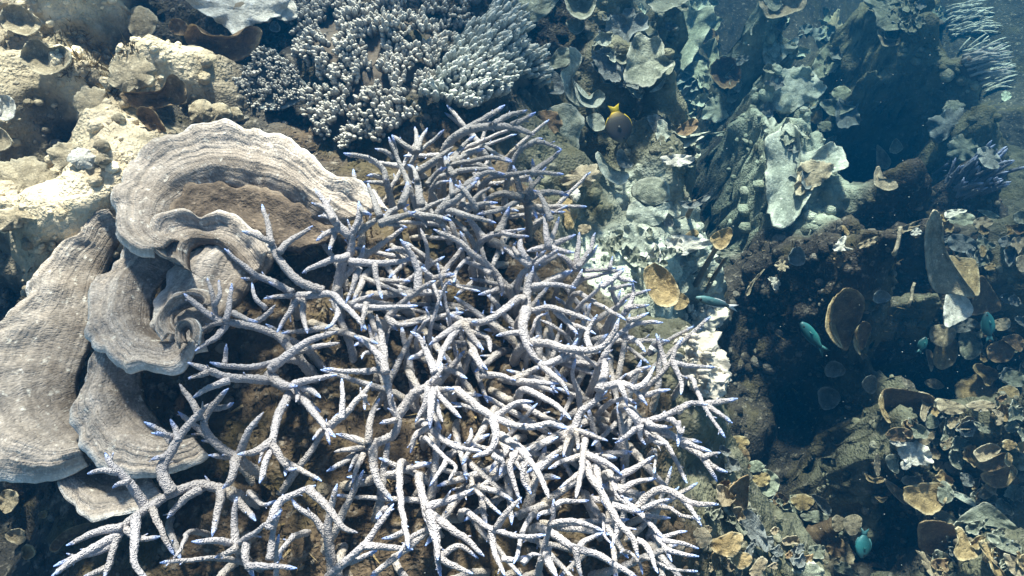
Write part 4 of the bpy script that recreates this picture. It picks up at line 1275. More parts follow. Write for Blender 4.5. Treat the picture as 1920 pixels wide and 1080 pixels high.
# dark right wall
lcol('plate_coral', 'tall dark brown triangular plate with a gold lit edge on the right wall', 1750, 500, """
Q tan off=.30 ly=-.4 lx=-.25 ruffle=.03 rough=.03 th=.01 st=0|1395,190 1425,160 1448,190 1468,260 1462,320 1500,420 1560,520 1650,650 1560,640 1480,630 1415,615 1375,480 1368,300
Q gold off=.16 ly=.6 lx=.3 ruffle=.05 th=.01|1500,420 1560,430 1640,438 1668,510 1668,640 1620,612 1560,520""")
lcol('plate_coral', 'overexposed white plate right beneath the triangular brown plate', 1800, 580, """
Q white off=.17 ly=.6 lx=.1 ruffle=.08 th=.01|1490,630 1600,650 1632,740 1560,790 1478,812""")
lcol('plate_coral', 'dull brown plate behind the white plate at the right', 1850, 560, """
Q brown off=.08 ly=-.5 lx=.4 ruffle=.06 th=.01|1680,530 1740,600 1795,715 1700,745 1620,745 1640,640""")
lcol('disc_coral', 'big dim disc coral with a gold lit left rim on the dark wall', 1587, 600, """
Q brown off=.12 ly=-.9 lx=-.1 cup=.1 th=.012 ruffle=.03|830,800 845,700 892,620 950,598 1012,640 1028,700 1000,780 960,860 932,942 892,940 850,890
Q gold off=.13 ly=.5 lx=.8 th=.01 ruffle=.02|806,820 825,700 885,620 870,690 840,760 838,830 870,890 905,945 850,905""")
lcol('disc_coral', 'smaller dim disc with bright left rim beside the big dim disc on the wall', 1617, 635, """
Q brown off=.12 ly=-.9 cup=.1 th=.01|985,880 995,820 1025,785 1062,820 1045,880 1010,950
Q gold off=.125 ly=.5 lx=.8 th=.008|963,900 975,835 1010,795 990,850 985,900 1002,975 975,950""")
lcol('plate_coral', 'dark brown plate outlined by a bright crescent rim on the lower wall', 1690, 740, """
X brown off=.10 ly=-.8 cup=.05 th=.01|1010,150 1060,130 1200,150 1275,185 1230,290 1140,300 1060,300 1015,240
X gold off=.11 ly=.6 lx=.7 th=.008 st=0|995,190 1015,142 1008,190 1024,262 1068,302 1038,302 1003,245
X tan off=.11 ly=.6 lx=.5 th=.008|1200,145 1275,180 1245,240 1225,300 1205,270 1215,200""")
for kx, (ky, lab) in enumerate([('1225,255 1215,320 1205,370 1190,405', 'thin pale whip standing on the crest of the dark wall'),
                                ('1305,570 1290,610 1290,650 1272,695', 'short thin pale whip halfway down the dark wall')]):
    q = pts('Q', ky)
    p, d = hit(*q.mean(0))
    P = np.array([at_depth(a, b, d - 0.10) for a, b in q])
    P = np.vstack([P, P[-1] + ray(*q[-1]) * 0.1])
    V, a, b, tt = tube(catmull(P, 16), np.concatenate([np.linspace(0.004, 0.0055, 12), [0.005] * 4]), 7, 0.1)
    tag(obj('sea_whip', V, quads_tris(a, b), M_TAN, None, {'rim': tt * 0 + 0.95, 'ang': tt}, base=P[-1]), lab, 'coral')
lcol('disc_coral', 'faint round disc ringed by a pale rim in the deep shade of the wall', 1495, 485, """
Q grey off=.07 ly=-.5 cup=.2|o645,425,50,52
Q grey off=.07 ly=-.5 cup=.2|o1120,650,50,36""")
lcol('disc_coral', 'two faint discs low in the shaded wall above the deep gap', 1555, 745, """
X grey off=.08 ly=-.6 cup=.2|o740,180,60,56
X grey off=.08 ly=-.6 cup=.2|o770,35,50,44
X grey off=.08 ly=-.6 cup=.2|o950,110,40,44""")
# encrusted lumps along the crest
lcol('encrusting_coral', 'pale crusted knobs scattered along the lit crest of the dark wall', 1580, 455, """
Q white off=.05 ly=.4 ruffle=.2 rough=.2|850,370 880,330 920,310 915,370 960,380 900,390 860,395
Q tan off=.04 ly=.4 ruffle=.2 rough=.2|980,360 1040,330 1100,310 1080,350 1010,375
Q tan off=.04 ly=.4 ruffle=.2 rough=.2|1110,310 1180,280 1250,250 1340,215 1360,230 1270,280 1180,310
Q white off=.05 ly=.4 ruffle=.2|1290,280 1320,260 1350,290 1310,305 1285,300
Q tan off=.04 ly=.3 ruffle=.2 rough=.2|520,470 550,440 590,460 580,500 540,500
Q white off=.04 ly=.3 ruffle=.2 rough=.2|480,545 520,540 550,570 530,610 505,600 500,570
Q tan off=.04 ly=.1 ruffle=.1 rough=.2|355,630 370,590 430,520 455,505 400,570 375,640
Q gold off=.04 ly=.3 dome=.2|895,255 910,250 940,290 920,300
Q brown off=.03 ly=.2 ruffle=.2 rough=.2|840,440 900,430 920,470 870,480""")

# lower right corals
lcol('disc_coral', 'round olive disc stack at the right fringe of the staghorn', 1385, 840, """
X gold off=.10 ly=.3 dome=.12|o283,410,50,44
X brown off=.07 ly=.3 dome=.1|o308,470,36,34
X grey off=.06 ly=-.1 cup=.3|o283,530,42,62""")
lcol('disc_coral', 'golden ruffled disc with a green margin below the round olive discs', 1430, 895, """
X leaf off=.06 ly=.3 cup=.1 ruffle=.1|350,560 400,540 450,550 490,590 480,650 430,680 380,640 345,600
X gold off=.085 ly=.3 dome=.1 ruffle=.1|348,585 380,560 430,560 445,600 410,630 370,620
X leaf off=.05 ly=.3 dome=.1|335,510 380,495 415,525 385,555 340,550""")
lcol('disc_coral', 'bright golden lobed discs in the bottom right beside the staghorn fringe', 1365, 1020, """
X gold off=.08 ly=.4 dome=.1 ruffle=.1 rough=.06|140,905 200,880 250,858 302,872 302,922 255,985 190,975 150,950
X gold off=.08 ly=.35 dome=.1 ruffle=.08|o300,1000,50,46
X brown off=.06 ly=-.5 cup=.2|145,985 165,960 190,1000 190,1050 160,1040
X tan off=.05 ly=.4 dome=.2 rough=.1|60,850 110,840 150,890 110,940 60,910
X tan off=.05 ly=.3 dome=.2 rough=.1|340,1060 390,990 430,1000 410,1060 370,1090""")
lcol('plate_coral', 'grey green slab draped in the shade left of the tube coral', 1410, 1000, """
X grey off=.04 ly=.2 ruffle=.1|265,790 340,745 410,830 432,955 370,920 300,840
X brown off=.05 ly=-.5 lx=.3 cup=.1|235,640 330,570 335,660 320,745 250,705
X leaf off=.04 ly=.4 ruffle=.2 rough=.15|210,740 240,730 280,800 330,860 300,870 240,800
X grey off=.03 ly=.2 ruffle=.1|420,720 470,700 510,760 470,790""")
lcol('disc_coral', 'gold domed disc standing over the deep gap at bottom right', 1505, 940, """
X gold off=.10 ly=.35 dome=.2|545,695 565,675 600,665 640,672 668,700 640,742 590,748 560,720
X grey off=.06 ly=-.2 cup=.3|655,670 720,690 752,740 745,775 700,740""")
tr_root = lcol('tube_coral', 'brown tube coral with two round tan discs at its end over the gap', 1540, 1000, """
X tan off=.11 ly=.3 dome=.1|o862,820,48,52
X tan off=.12 ly=.2 dome=.1|o790,815,34,44
X leaf off=.06 ly=.3 dome=.1|600,770 680,750 740,780 700,810 620,800""")
q = pts('X', '560,930 640,885 720,845 795,812')
hd = hit(1540, 1005)[1]
P = np.array([at_depth(a, b, hd - 0.06 - 0.02 * i) for i, (a, b) in enumerate(q)])
V, a, b, tt = tube(catmull(P, 18), np.linspace(0.027, 0.016, 18), 14, 0.2)
obj('tube', V, quads_tris(a, b), M_BROWN, tr_root, {'rim': tt, 'ang': tt}, base=hit(1540, 1000)[0])
lcol('encrusting_coral', 'mottled rust and green crusted lump at the bottom edge beside the gap', 1570, 1060, """
X tan off=.06 ly=.3 dome=.2 th=.03 ruffle=.15 rough=.15|690,930 790,870 850,930 872,1000 860,1100 760,1130 660,1080
X leaf off=.05 ly=.3 dome=.2 th=.03 ruffle=.15 rough=.15|560,1030 640,1010 720,1060 700,1130 600,1130
X brown off=.07 ly=.3 dome=.2 th=.02 ruffle=.15 rough=.15|740,910 800,890 830,950 780,990 740,960""")

# right slope full of golden discs
lcol('disc_coral', 'large golden ribbed disc low on the right slope beside the gap', 1735, 935, """
X gold off=.10 ly=.3 lx=.2 cup=.1|1120,640 1180,620 1260,608 1320,620 1338,690 1300,750 1240,772 1180,740 1130,700
X leaf off=.09 ly=.3 dome=.1|o1330,660,40,60
X tan off=.06 ly=.3 ruffle=.1|1020,590 1080,620 1150,680 1130,720 1060,660
X gold off=.10 ly=.4 cup=.3|925,560 960,590 1010,580 1020,600 980,612 935,595
X tan off=.11 ly=0 lx=.6 cup=.1|985,460 1000,500 1000,560 985,575 970,520
X gold off=.08 ly=.3 cup=.2|975,680 1010,690 1040,680 1010,710""")
lcol('disc_coral', 'stack of round tan discs on the right slope under the crescent plate', 1730, 820, """
X tan off=.10 ly=.25 dome=.1|o1218,375,58,44
X leaf off=.08 ly=.25 dome=.1|o1262,300,36,36
X brown off=.05 ly=-.2|1030,370 1070,330 1150,340 1160,390 1080,400
X white off=.05 ly=.4 ruffle=.15 rough=.12|1090,440 1160,400 1240,430 1270,500 1200,520 1120,500
X leaf off=.06 ly=.3 ruffle=.1|1030,480 1080,470 1095,560 1050,540
X white off=.09 ly=.4 dome=.2|o1130,520,28,22
X leaf off=.05 ly=.3 ruffle=.1|1180,480 1270,440 1280,520 1220,550
X white off=.05 ly=.4 ruffle=.1|1045,395 1100,400 1150,410 1090,425""")
lcol('encrusting_coral', 'broad golden crust lit by the sun at the right edge', 1830, 740, """
X gold off=.06 ly=.5 dome=.1 th=.02 ruffle=.1 rough=.1|1400,100 1500,60 1600,80 1640,130 1560,200 1440,215 1390,160
X tan off=.08 ly=.5 dome=.1 th=.015 ruffle=.1|1290,185 1350,190 1430,220 1420,255 1350,262 1295,235
X tan off=.08 ly=.5 dome=.1 th=.015 ruffle=.1|1440,215 1520,190 1590,215 1540,245 1470,240
X gold off=.09 ly=.5 dome=.1|1600,140 1660,115 1705,150 1690,190 1620,190
X tan off=.09 ly=.4 cup=.1|1225,95 1280,82 1325,120 1285,135 1245,120
X leaf off=.05 ly=.4 ruffle=.1|1600,60 1680,40 1730,70 1720,120 1640,110""")
lcol('disc_coral', 'golden folded discs below the white plate at the right', 1780, 660, """
Q tan off=.09 ly=.3 ruffle=.1|1400,820 1500,810 1540,860 1480,930 1400,900
Q gold off=.08 ly=.1 lx=.3 ruffle=.05|1430,920 1500,870 1550,920 1530,1020 1450,1060 1410,1010
Q tan off=.10 ly=.5 lx=.7|1370,950 1400,955 1415,1010 1400,1070 1380,1010
Q grey off=.05 ly=.2 ruffle=.1|1520,800 1600,770 1660,790 1620,840 1540,850
Q leaf off=.05 ly=.3 ruffle=.1|1560,860 1650,850 1690,930 1640,1000 1570,980
Q brown off=.07 ly=-.2 ruffle=.1|1720,930 1800,890 1860,910 1850,1000 1770,1020 1720,990
Q brown off=.06 ly=.1 ruffle=.1|1800,880 1880,860 1920,900 1900,960 1840,920
Q tan off=.07 ly=.4 ruffle=.1|1740,790 1830,770 1840,820 1780,840""")
lcol('disc_coral', 'pale discs clustered right of the top of the triangular plate', 1810, 430, """
Q leaf off=.08 ly=.4 ruffle=.08|1485,225 1580,178 1645,200 1625,262 1530,285
Q tan off=.08 ly=.4 ruffle=.08|1640,220 1700,200 1750,230 1700,265 1650,260
Q grey off=.05 ly=.3 ruffle=.15|1500,310 1580,300 1650,340 1640,390 1560,400 1500,370
Q white off=.07 ly=.5 ruffle=.1|1480,170 1540,155 1600,165 1530,200 1480,205
Q gold off=.07 ly=.3|o1690,390,20,34
Q gold off=.07 ly=.3 ruffle=.1|1700,470 1750,460 1760,490 1710,500
Q leaf off=.06 ly=.3 ruffle=.1|1660,160 1740,170 1800,220 1760,240 1700,190
Q grey off=.05 ly=.2 ruffle=.1|1780,330 1840,300 1900,310 1860,350 1800,370
Q tan off=.07 ly=.3 lx=.4|1880,430 1930,420 1930,500 1890,500""")
lcol('plate_coral', 'overlapping dim plates with gold edges in the bottom right corner', 1850, 960, """
Y leaf off=.07 ly=.3 lx=-.3 ruffle=.06|630,745 740,660 800,645 880,700 1010,830 900,800 800,780 700,770
Y brown off=.08 ly=-.7 ruffle=.06|390,780 480,750 600,780 630,860 610,960 500,960 400,920
Y gold off=.09 ly=.4 ruffle=.06|610,800 650,800 720,930 740,970 640,990 600,940 625,870
Y tan off=.06 ly=.5 ruffle=.15 rough=.12|385,930 450,960 500,1010 560,1060 560,1120 480,1090 420,1020
Y pale off=.08 ly=.5 ruffle=.05|575,575 650,590 700,620 740,670 680,650 610,610
Y tan off=.08 ly=.5 ruffle=.05|765,530 820,560 860,600 810,580
Y leaf off=.06 ly=.3 ruffle=.1|480,700 560,700 630,760 560,770 500,740
Y leaf off=.05 ly=.4 ruffle=.1|800,830 900,850 1000,900 1020,960 900,930 820,880
Y gold off=.06 ly=.4 ruffle=.12 rough=.1|750,880 820,900 830,990 900,1060 920,1120 850,1080 800,980
Y tan off=.06 ly=.4 ruffle=.1|900,950 980,980 1030,1040 1030,1100 940,1060""")
lcol('disc_coral', 'cupped golden rimmed plates at the right edge above the bottom corner', 1850, 860, """
Y tan off=.08 ly=.3 cup=.4 ruffle=.08|720,350 760,310 830,290 880,320 840,370 760,400
Y brown off=.08 ly=-.3 cup=.1 ruffle=.05|740,420 820,380 910,345 940,400 880,440 790,460
Y brown off=.08 ly=-.4 ruffle=.05|760,480 870,440 950,420 975,470 920,545 830,550
Y gold off=.085 ly=.5 lx=.5|920,345 950,380 930,430 905,400
Y gold off=.085 ly=.5 lx=.5|945,420 980,460 940,520 915,545 930,490
Y gold off=.09 ly=.2 dome=.1|o930,300,46,30
Y tan off=.08 ly=.4 ruffle=.15|830,90 890,110 890,170 850,180 860,140
Y leaf off=.05 ly=.3 ruffle=.12|560,130 600,190 600,260 560,320 520,300 540,220
Y tan off=.06 ly=.3 ruffle=.12|520,290 560,270 590,250 580,310 540,330
Y leaf off=.05 ly=.3 ruffle=.1|720,160 800,190 830,230 760,220
Y leaf off=.05 ly=.3 ruffle=.1|600,310 640,330 650,440 600,430 570,370
Y grey off=.05 ly=.2 ruffle=.1|640,470 700,480 720,540 660,540""")

# small crinkled leaflets filling the colonies
def fill(name, label, poly, n, smin, smax, mats, seed, off=(.01, .045), ly=(.1, .6)):
    global LEAF_N, LEAF_K
    c = poly.mean(0)
    root, b = colony(name, label, 'coral', *c)
    rg = np.random.default_rng(seed)
    keep = LEAF_N, LEAF_K
    LEAF_N, LEAF_K = 32, 7
    for _ in range(n):
        x, y = rand_in(poly, rg)
        s = rg.uniform(smin, smax) * (1.5 if rg.random() < .12 else 1)
        m = 9
        a = np.linspace(0, 2 * np.pi, m, endpoint=False) + rg.uniform(0, 6)
        r = s * rg.uniform(.6, 1.3, m)
        st = rg.uniform(.5, 1.0)
        al = rg.uniform(0, 3.14)
        X, Y = r * np.cos(a), r * np.sin(a) * st
        outl = np.stack([x + X * math.cos(al) - Y * math.sin(al), y + X * math.sin(al) + Y * math.cos(al)], 1)
        leaf(root, b, outl, mats[rg.integers(len(mats))], off=rg.uniform(*off), cup=rg.uniform(.15, .7), lx=rg.uniform(-.5, .5), ly=rg.uniform(*ly),
             th=.006, ruffle=rg.uniform(.08, .25), rough=rg.uniform(.08, .2), stalk=True, name='leaflet')
    LEAF_N, LEAF_K = keep


fill('lettuce_coral', 'crinkled grey green lettuce coral filling the ridge under the broad leaves', pts('R', '330,60 640,0 1000,0 1080,200 1000,330 1180,420 1120,530 1000,560 1000,850 760,920 680,760 560,560 400,440'), 75, 9, 20, ['leaf', 'grey', 'leaf', 'pale'], 3)
fill('lettuce_coral', 'crinkled pale leaflets crusting the flanks of the pale column', pts('T', '440,100 860,40 900,160 880,400 960,600 830,760 900,930 640,1200 480,1100 480,700 430,300'), 45, 8, 18, ['leaf', 'pale', 'grey'], 4)
fill('lettuce_coral', 'jumbled small gold and grey plates covering the upper right slope', pts('P', '1770,400 1920,380 1930,700 1860,720 1800,640 1790,560'), 45, 8, 18, ['leaf', 'tan', 'grey', 'gold', 'brown'], 5)
fill('lettuce_coral', 'jumbled small gold and grey plates covering the lower right slope', pts('P', '1690,800 1800,740 1930,740 1930,1090 1760,1080 1720,960 1660,900'), 85, 8, 20, ['leaf', 'tan', 'grey', 'gold', 'brown', 'leaf'], 6)
fill('lettuce_coral', 'jumbled olive and brown leaflets in the shade at the bottom right of the staghorn', pts('P', '1345,830 1400,850 1480,930 1590,980 1610,1080 1330,1080 1320,950'), 60, 7, 16, ['leaf', 'brown', 'grey', 'tan', 'leaf'], 7)
fill('lettuce_coral', 'crinkled pale leaflets on the lower flank of the sunlit mound', pts('M', '130,380 300,260 520,250 700,330 780,420 640,580 480,560 300,520 150,520'), 28, 8, 16, ['pale', 'pale', 'leaf', 'white'], 8)
fill('lettuce_coral', 'small tan and grey leaflets crowding the top right corner', pts('T', '1030,0 1420,0 1480,100 1380,160 1240,180 1100,140'), 22, 8, 18, ['leaf', 'grey', 'leaf'], 9)

# feathery fans in the upper right
def feather(label, poly, direction, n, L, mat, px):
    c = poly.mean(0)
    b, d = hit(*c)
    root = thing('soft_coral', label, 'coral', b)
    stuff_dome(root, b, poly, 0.03, M_DARKB, n=24, k=5)
    got = []
    rg = np.random.default_rng(px)
    for _ in range(n):
        x, y = rand_in(poly, rg)
        p, dd = hit(x, y)
        D = np.array(direction) + rg.normal(size=3) * 0.18
        D /= np.linalg.norm(D)
        ln = L * rg.uniform(0.7, 1.2)
        P = np.array([p, p + D * ln * 0.5 + [0, 0, 0.008], p + D * ln + [0, 0, -0.004]])
        P[:, 2] += 0.02
        V, q, t, tt = tube(catmull(P, 7), 0.0055 * np.array([1, 1, .95, .9, .8, .65, .35]), 6, 0.3, rg)
        obj('tentacle', V, quads_tris(q, t), mat, root, {'tip': np.clip(tt * 1.4 - .5, 0, 1)}, base=b)


M_FEA = mat_knob('feather_coral', (0.36, 0.34, 0.32), (0.46, 0.44, 0.42), (0.66, 0.64, 0.62))
feather('grey feathery soft coral at the upper right with a dark hollow below it', pts('T', '1430,110 1480,40 1600,40 1660,130 1680,205 1560,200 1500,230'), (0.8, -0.2, 0.5), 110, 0.09, M_FEA, 5)
feather('grey feathery soft coral with streaming fingers below the dark hollow', pts('T', '1520,310 1600,280 1710,270 1760,400 1750,500 1690,545 1600,460'), (0.9, 0.0, 0.45), 130, 0.10, M_FEA, 6)

# blue staghorn bush at the right
bpoly = pts('T', '1410,960 1500,900 1600,900 1700,930 1760,980 1720,1080 1560,1140 1430,1080')
bsb, _ = hit(1800, 340)
bs = thing('staghorn_coral', 'small dark blue staghorn bush at the right edge above the discs', 'coral', bsb)
rng = np.random.default_rng(50)
for k in range(90):
    x, y = rand_in(bpoly, rng)
    p, d = hit(x, y)
    D = np.array([rng.uniform(-0.2, 1.0), rng.uniform(-0.6, 0.7), 0.7])
    D /= np.linalg.norm(D)
    L = rng.uniform(0.05, 0.10)
    P = np.array([p + [0, 0, -0.01], p + D * L * 0.5 + [0, 0, 0.012], p + D * L + [0, 0, 0.03]])
    V, F, tp, lw = branch_mesh(P, rng.uniform(0.006, 0.009), rng, tip_len=0.03)
    obj('branch', V, F, M_STAGB, bs, {'tip': tp, 'low': lw, 'var': lw * 0}, base=bsb)

# ------------------------------------------------------------------ dead crusted coral right of the staghorn
dc, db = colony('dead_coral', 'crumbly pale dead coral rock at the right edge of the staghorn', 'coral', 1310, 640)
for poly, off, dm in [('1262,605 1300,570 1340,570 1368,578 1358,602 1340,622 1300,640 1268,640', .07, .3),
                      ('1260,640 1310,625 1350,628 1348,650 1362,668 1370,700 1345,715 1300,700 1262,680', .055, .35),
                      ('1285,690 1340,700 1372,705 1365,735 1330,745 1295,730', .05, .4)]:
    V, F, at, size = leaf_mesh(pts('P', poly), hit(*pts('P', poly).mean(0))[1] - off, 0, 0, .45, 0.05, .12, .14, None, off * 300, dm)
    V = V + 0.010 * np.stack([fbm(V * 45 + k * 9, 3) for k in range(3)], -1) + 0.005 * np.stack([fbm(V * 130 + k * 9, 2) for k in range(3)], -1)
    obj('crust', V, F, M_CRUST, dc, at, base=db)
rng = np.random.default_rng(61)
kp = [mesh_data('knob', *(lambda g: (g[0], g[1]))(knob_cluster(rng, 6, 0.006, 0.014)), M_CRUST) for _ in range(4)]
dpoly = pts('P', '1268,620 1300,578 1360,582 1350,615 1345,635 1366,690 1360,735 1300,735 1275,690')
for k in range(70):
    x, y = rand_in(dpoly, rng)
    d = hit(x, y)[1] - 0.055 + rng.uniform(-0.01, 0.015)
    place('knob', kp[rng.integers(4)], at_depth(x, y, d + 0.015), rng.normal(size=3) * 0.5 + [0, -0.3, 0.8], dc, db, rng.uniform(0.4, 0.8), rng.uniform(0, 6))

# ------------------------------------------------------------------ fish
def mat_fish(name, stops, sheen=0.35):
    k = NT(name)
    t = k.attr('t')
    col = k.ramp(t, stops)
    vz = k.voro(420)
    col = k.mix(1.0, col, k.ramp(vz, [(0.0, 1.12), (0.6, 0.85)]), 'MULTIPLY')
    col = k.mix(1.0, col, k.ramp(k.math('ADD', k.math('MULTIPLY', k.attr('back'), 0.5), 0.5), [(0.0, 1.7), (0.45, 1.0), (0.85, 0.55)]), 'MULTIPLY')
    k.b.inputs['Roughness'].default_value = 0.45
    k.b.inputs['Specular IOR Level'].default_value = sheen
    return k.done(col, k.bump(vz, 0.3, 0.0006))


M_EYE = mat_plain('fish_eye', (0.01, 0.01, 0.012), (0.02, 0.02, 0.02), 50, 0.0, 0.2)


def fish(name, label, head, tail, off, hr, wr, mat, finmat, prof, tail_h=0.5, tail_l=0.2, fork=0.5, dorsal=0.25, flip=1, roll=0.0, depth=None):
    head, tail = np.array(head, float), np.array(tail, float)
    mid = (head + tail) / 2
    d = depth if depth else hit(*mid)[1] - off
    H, T = at_depth(*head, d), at_depth(*tail, d + 0.004)
    Lt = np.linalg.norm(H - T)
    X = (H - T) / Lt
    Z = -FWD - X * np.dot(-FWD, X)
    Z /= np.linalg.norm(Z)
    Y = np.cross(Z, X) * flip
    if roll:
        Yr = Y * math.cos(roll) + Z * math.sin(roll)
        Z = np.cross(X, Yr) * flip
        Y = Yr
    base = (H + T) / 2
    root = thing(name, label, 'fish', base)
    bl = Lt * (1 - tail_l)
    o0 = T + X * (Lt * tail_l)
    n, m = 22, 16
    t = np.linspace(0, 1, n)
    hp = np.interp(t, prof[0], prof[1])
    hp = np.convolve(np.pad(hp, 2, mode='edge'), [.1, .2, .4, .2, .1], 'valid')
    a = np.linspace(0, 2 * np.pi, m, endpoint=False)
    V = []
    for i in range(n):
        c = o0 + X * bl * t[i]
        hy = hp[i] * hr * Lt / 2
        hz = min(hp[i], 1) ** 0.8 * wr * Lt / 2
        V.append(c + np.cos(a)[:, None] * Y * hy + np.sin(a)[:, None] * Z * hz)
    V = np.array(V).reshape(-1, 3)
    tt = np.repeat(t, m)
    F = grid_faces(n, m, True).tolist() + [tuple(range(m))[::-1], tuple(range((n - 1) * m, n * m))]
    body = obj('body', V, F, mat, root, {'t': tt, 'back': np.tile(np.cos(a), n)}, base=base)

    def fin(nm, P, th=0.0008, t0=0.0, fm=None):
        P = np.array(P)
        k = len(P)
        c = P.mean(0)
        A, B = P + Z * th, P - Z * th
        VV = np.vstack([A, B, c + Z * th * 1.5, c - Z * th * 1.5])
        FF = []
        for i in range(k):
            j = (i + 1) % k
            FF += [(i, j, 2 * k), (k + j, k + i, 2 * k + 1), (i, k + i, k + j, j)]
        obj(nm, VV, FF, fm or finmat, root, {'t': np.full(len(VV), t0)}, base=base)

    tp = hp[0] * hr * Lt / 2
    th_ = tail_h * hr * Lt / 2
    e = o0 + X * bl * 0.04
    fin('tail_fin', [e + Y * tp, o0 - X * Lt * tail_l * .6 + Y * th_ * .8, T + Y * th_, T + X * Lt * tail_l * fork, T - Y * th_, o0 - X * Lt * tail_l * .6 - Y * th_ * .8, e - Y * tp])

    def edge(s, q):
        i = q * (n - 1)
        return o0 + X * bl * q + Y * s * np.interp(q, t, hp) * hr * Lt / 2 * 0.93

    for s, nm, q0, q1 in ((1, 'dorsal_fin', .12, .72), (-1, 'anal_fin', .12, .5)):
        qs = np.linspace(q0, q1, 7)
        up = [edge(s, q) + Y * s * dorsal * hr * Lt / 2 * (0.55 + 0.9 * (1 - (q - q0) / (q1 - q0))) * (0.15 if q in (qs[-1],) else 1) for q in qs]
        fin(nm, [edge(s, q) for q in qs] + up[::-1])
    pc = o0 + X * bl * 0.68 + Z * wr * Lt * 0.46
    fin('pectoral_fin', [pc, pc - X * bl * .16 + Y * -hr * Lt * .10 + Z * .003, pc - X * bl * .2 - Y * hr * Lt * .02 + Z * .004, pc - X * bl * .12 + Y * hr * Lt * .05 + Z * .002], t0=.6, fm=mat)
    ec = o0 + X * bl * 0.86 + Y * hr * Lt * 0.10 * np.interp(.86, t, hp)
    hz = np.interp(.86, t, hp) ** .8 * wr * Lt / 2
    er = 0.028 * bl + 0.0012
    for s in (1, -1):
        P = ec + Z * s * (hz * .82) + Z * s * np.linspace(-er * .5, er * .6, 5)[:, None]
        V, q, tr, _t = tube(P, er * np.array([.8, 1, .95, .7, .3]), 10)
        obj('eye', V, quads_tris(q, tr), M_EYE, body, base=base)
    return root


OVAL = ([0, .1, .3, .55, .75, .9, 1], [.24, .55, .95, 1, .82, .5, .12])
SLIM = ([0, .1, .35, .6, .8, .92, 1], [.28, .45, .9, 1, .88, .6, .2])
YEL = (0.75, 0.55, 0.02)
M_BF = mat_fish('butterfly_skin', [(0.0, (0.6, 0.42, 0.02)), (0.08, (0.25, 0.17, 0.03)), (0.2, (0.045, 0.04, 0.028)), (0.8, (0.03, 0.03, 0.035)), (1.0, (0.1, 0.09, 0.05))])
M_BFF = mat_fish('butterfly_fin', [(0.0, YEL), (1.0, YEL)])
M_CH = mat_fish('chromis_skin', [(0.0, (0.025, 0.12, 0.135)), (0.5, (0.022, 0.14, 0.15)), (1.0, (0.02, 0.09, 0.11))], 0.5)
M_CHF = mat_fish('chromis_fin', [(0.0, (0.06, 0.18, 0.2)), (1.0, (0.06, 0.16, 0.18))])
M_WR = mat_fish('wrasse_skin', [(0.0, (0.02, 0.03, 0.04)), (0.6, (0.05, 0.14, 0.15)), (1.0, (0.10, 0.22, 0.22))], 0.6)
M_WRF = mat_fish('wrasse_fin', [(0.0, (0.75, 0.78, 0.78)), (1.0, (0.7, 0.7, 0.7))])
M_SP = mat_fish('spotted_skin', [(0.0, (0.02, 0.02, 0.03)), (0.45, (0.03, 0.03, 0.04)), (0.5, (0.7, 0.7, 0.7)), (0.62, (0.7, 0.7, 0.7)), (0.68, (0.03, 0.03, 0.04)), (1.0, (0.1, 0.1, 0.12))])
M_SPF = mat_fish('spotted_fin', [(0.0, (0.3, 0.32, 0.36)), (1.0, (0.3, 0.3, 0.34))])
fish('butterflyfish', 'oval dark butterflyfish with yellow tail swimming head down by the lettuce coral', (1168, 268), (1150, 196), .28, .68, .2, M_BF, M_BFF, OVAL, .42, .2, .35, .07)
fish('damselfish', 'slender teal damselfish swimming across the dark wall left of the big dim disc', (1502, 605), (1550, 664), .12, .30, .17, M_CH, M_CHF, SLIM, .85, .24, .65, .14)
fish('damselfish', 'deep bodied teal damselfish at the right edge beside the brown plates', (1850, 585), (1856, 642), .16, .46, .2, M_CH, M_CHF, OVAL, .6, .22, .5, .14)
fish('damselfish', 'tiny bright blue damselfish above the golden folded discs', (1736, 632), (1722, 663), .15, .5, .22, M_CH, M_CHF, OVAL, .6, .24, .5, .14)
fish('damselfish', 'teal damselfish beside the twin tan discs over the bottom right gap', (1616, 1046), (1622, 990), .12, .55, .22, M_CH, M_CHF, OVAL, .5, .24, .5, .14, depth=1.42)
fish('wrasse', 'small dark wrasse with a white streak above the crumbly dead coral', (1305, 558), (1384, 578), .1, .20, .12, M_WR, M_WRF, SLIM, .8, .22, .7, .18, depth=1.2)
fish('damselfish', 'tiny black fish with a white spot among the right staghorn branches', (1216, 668), (1241, 630), .11, .38, .2, M_SP, M_SPF, OVAL, .6, .22, .5, .12)

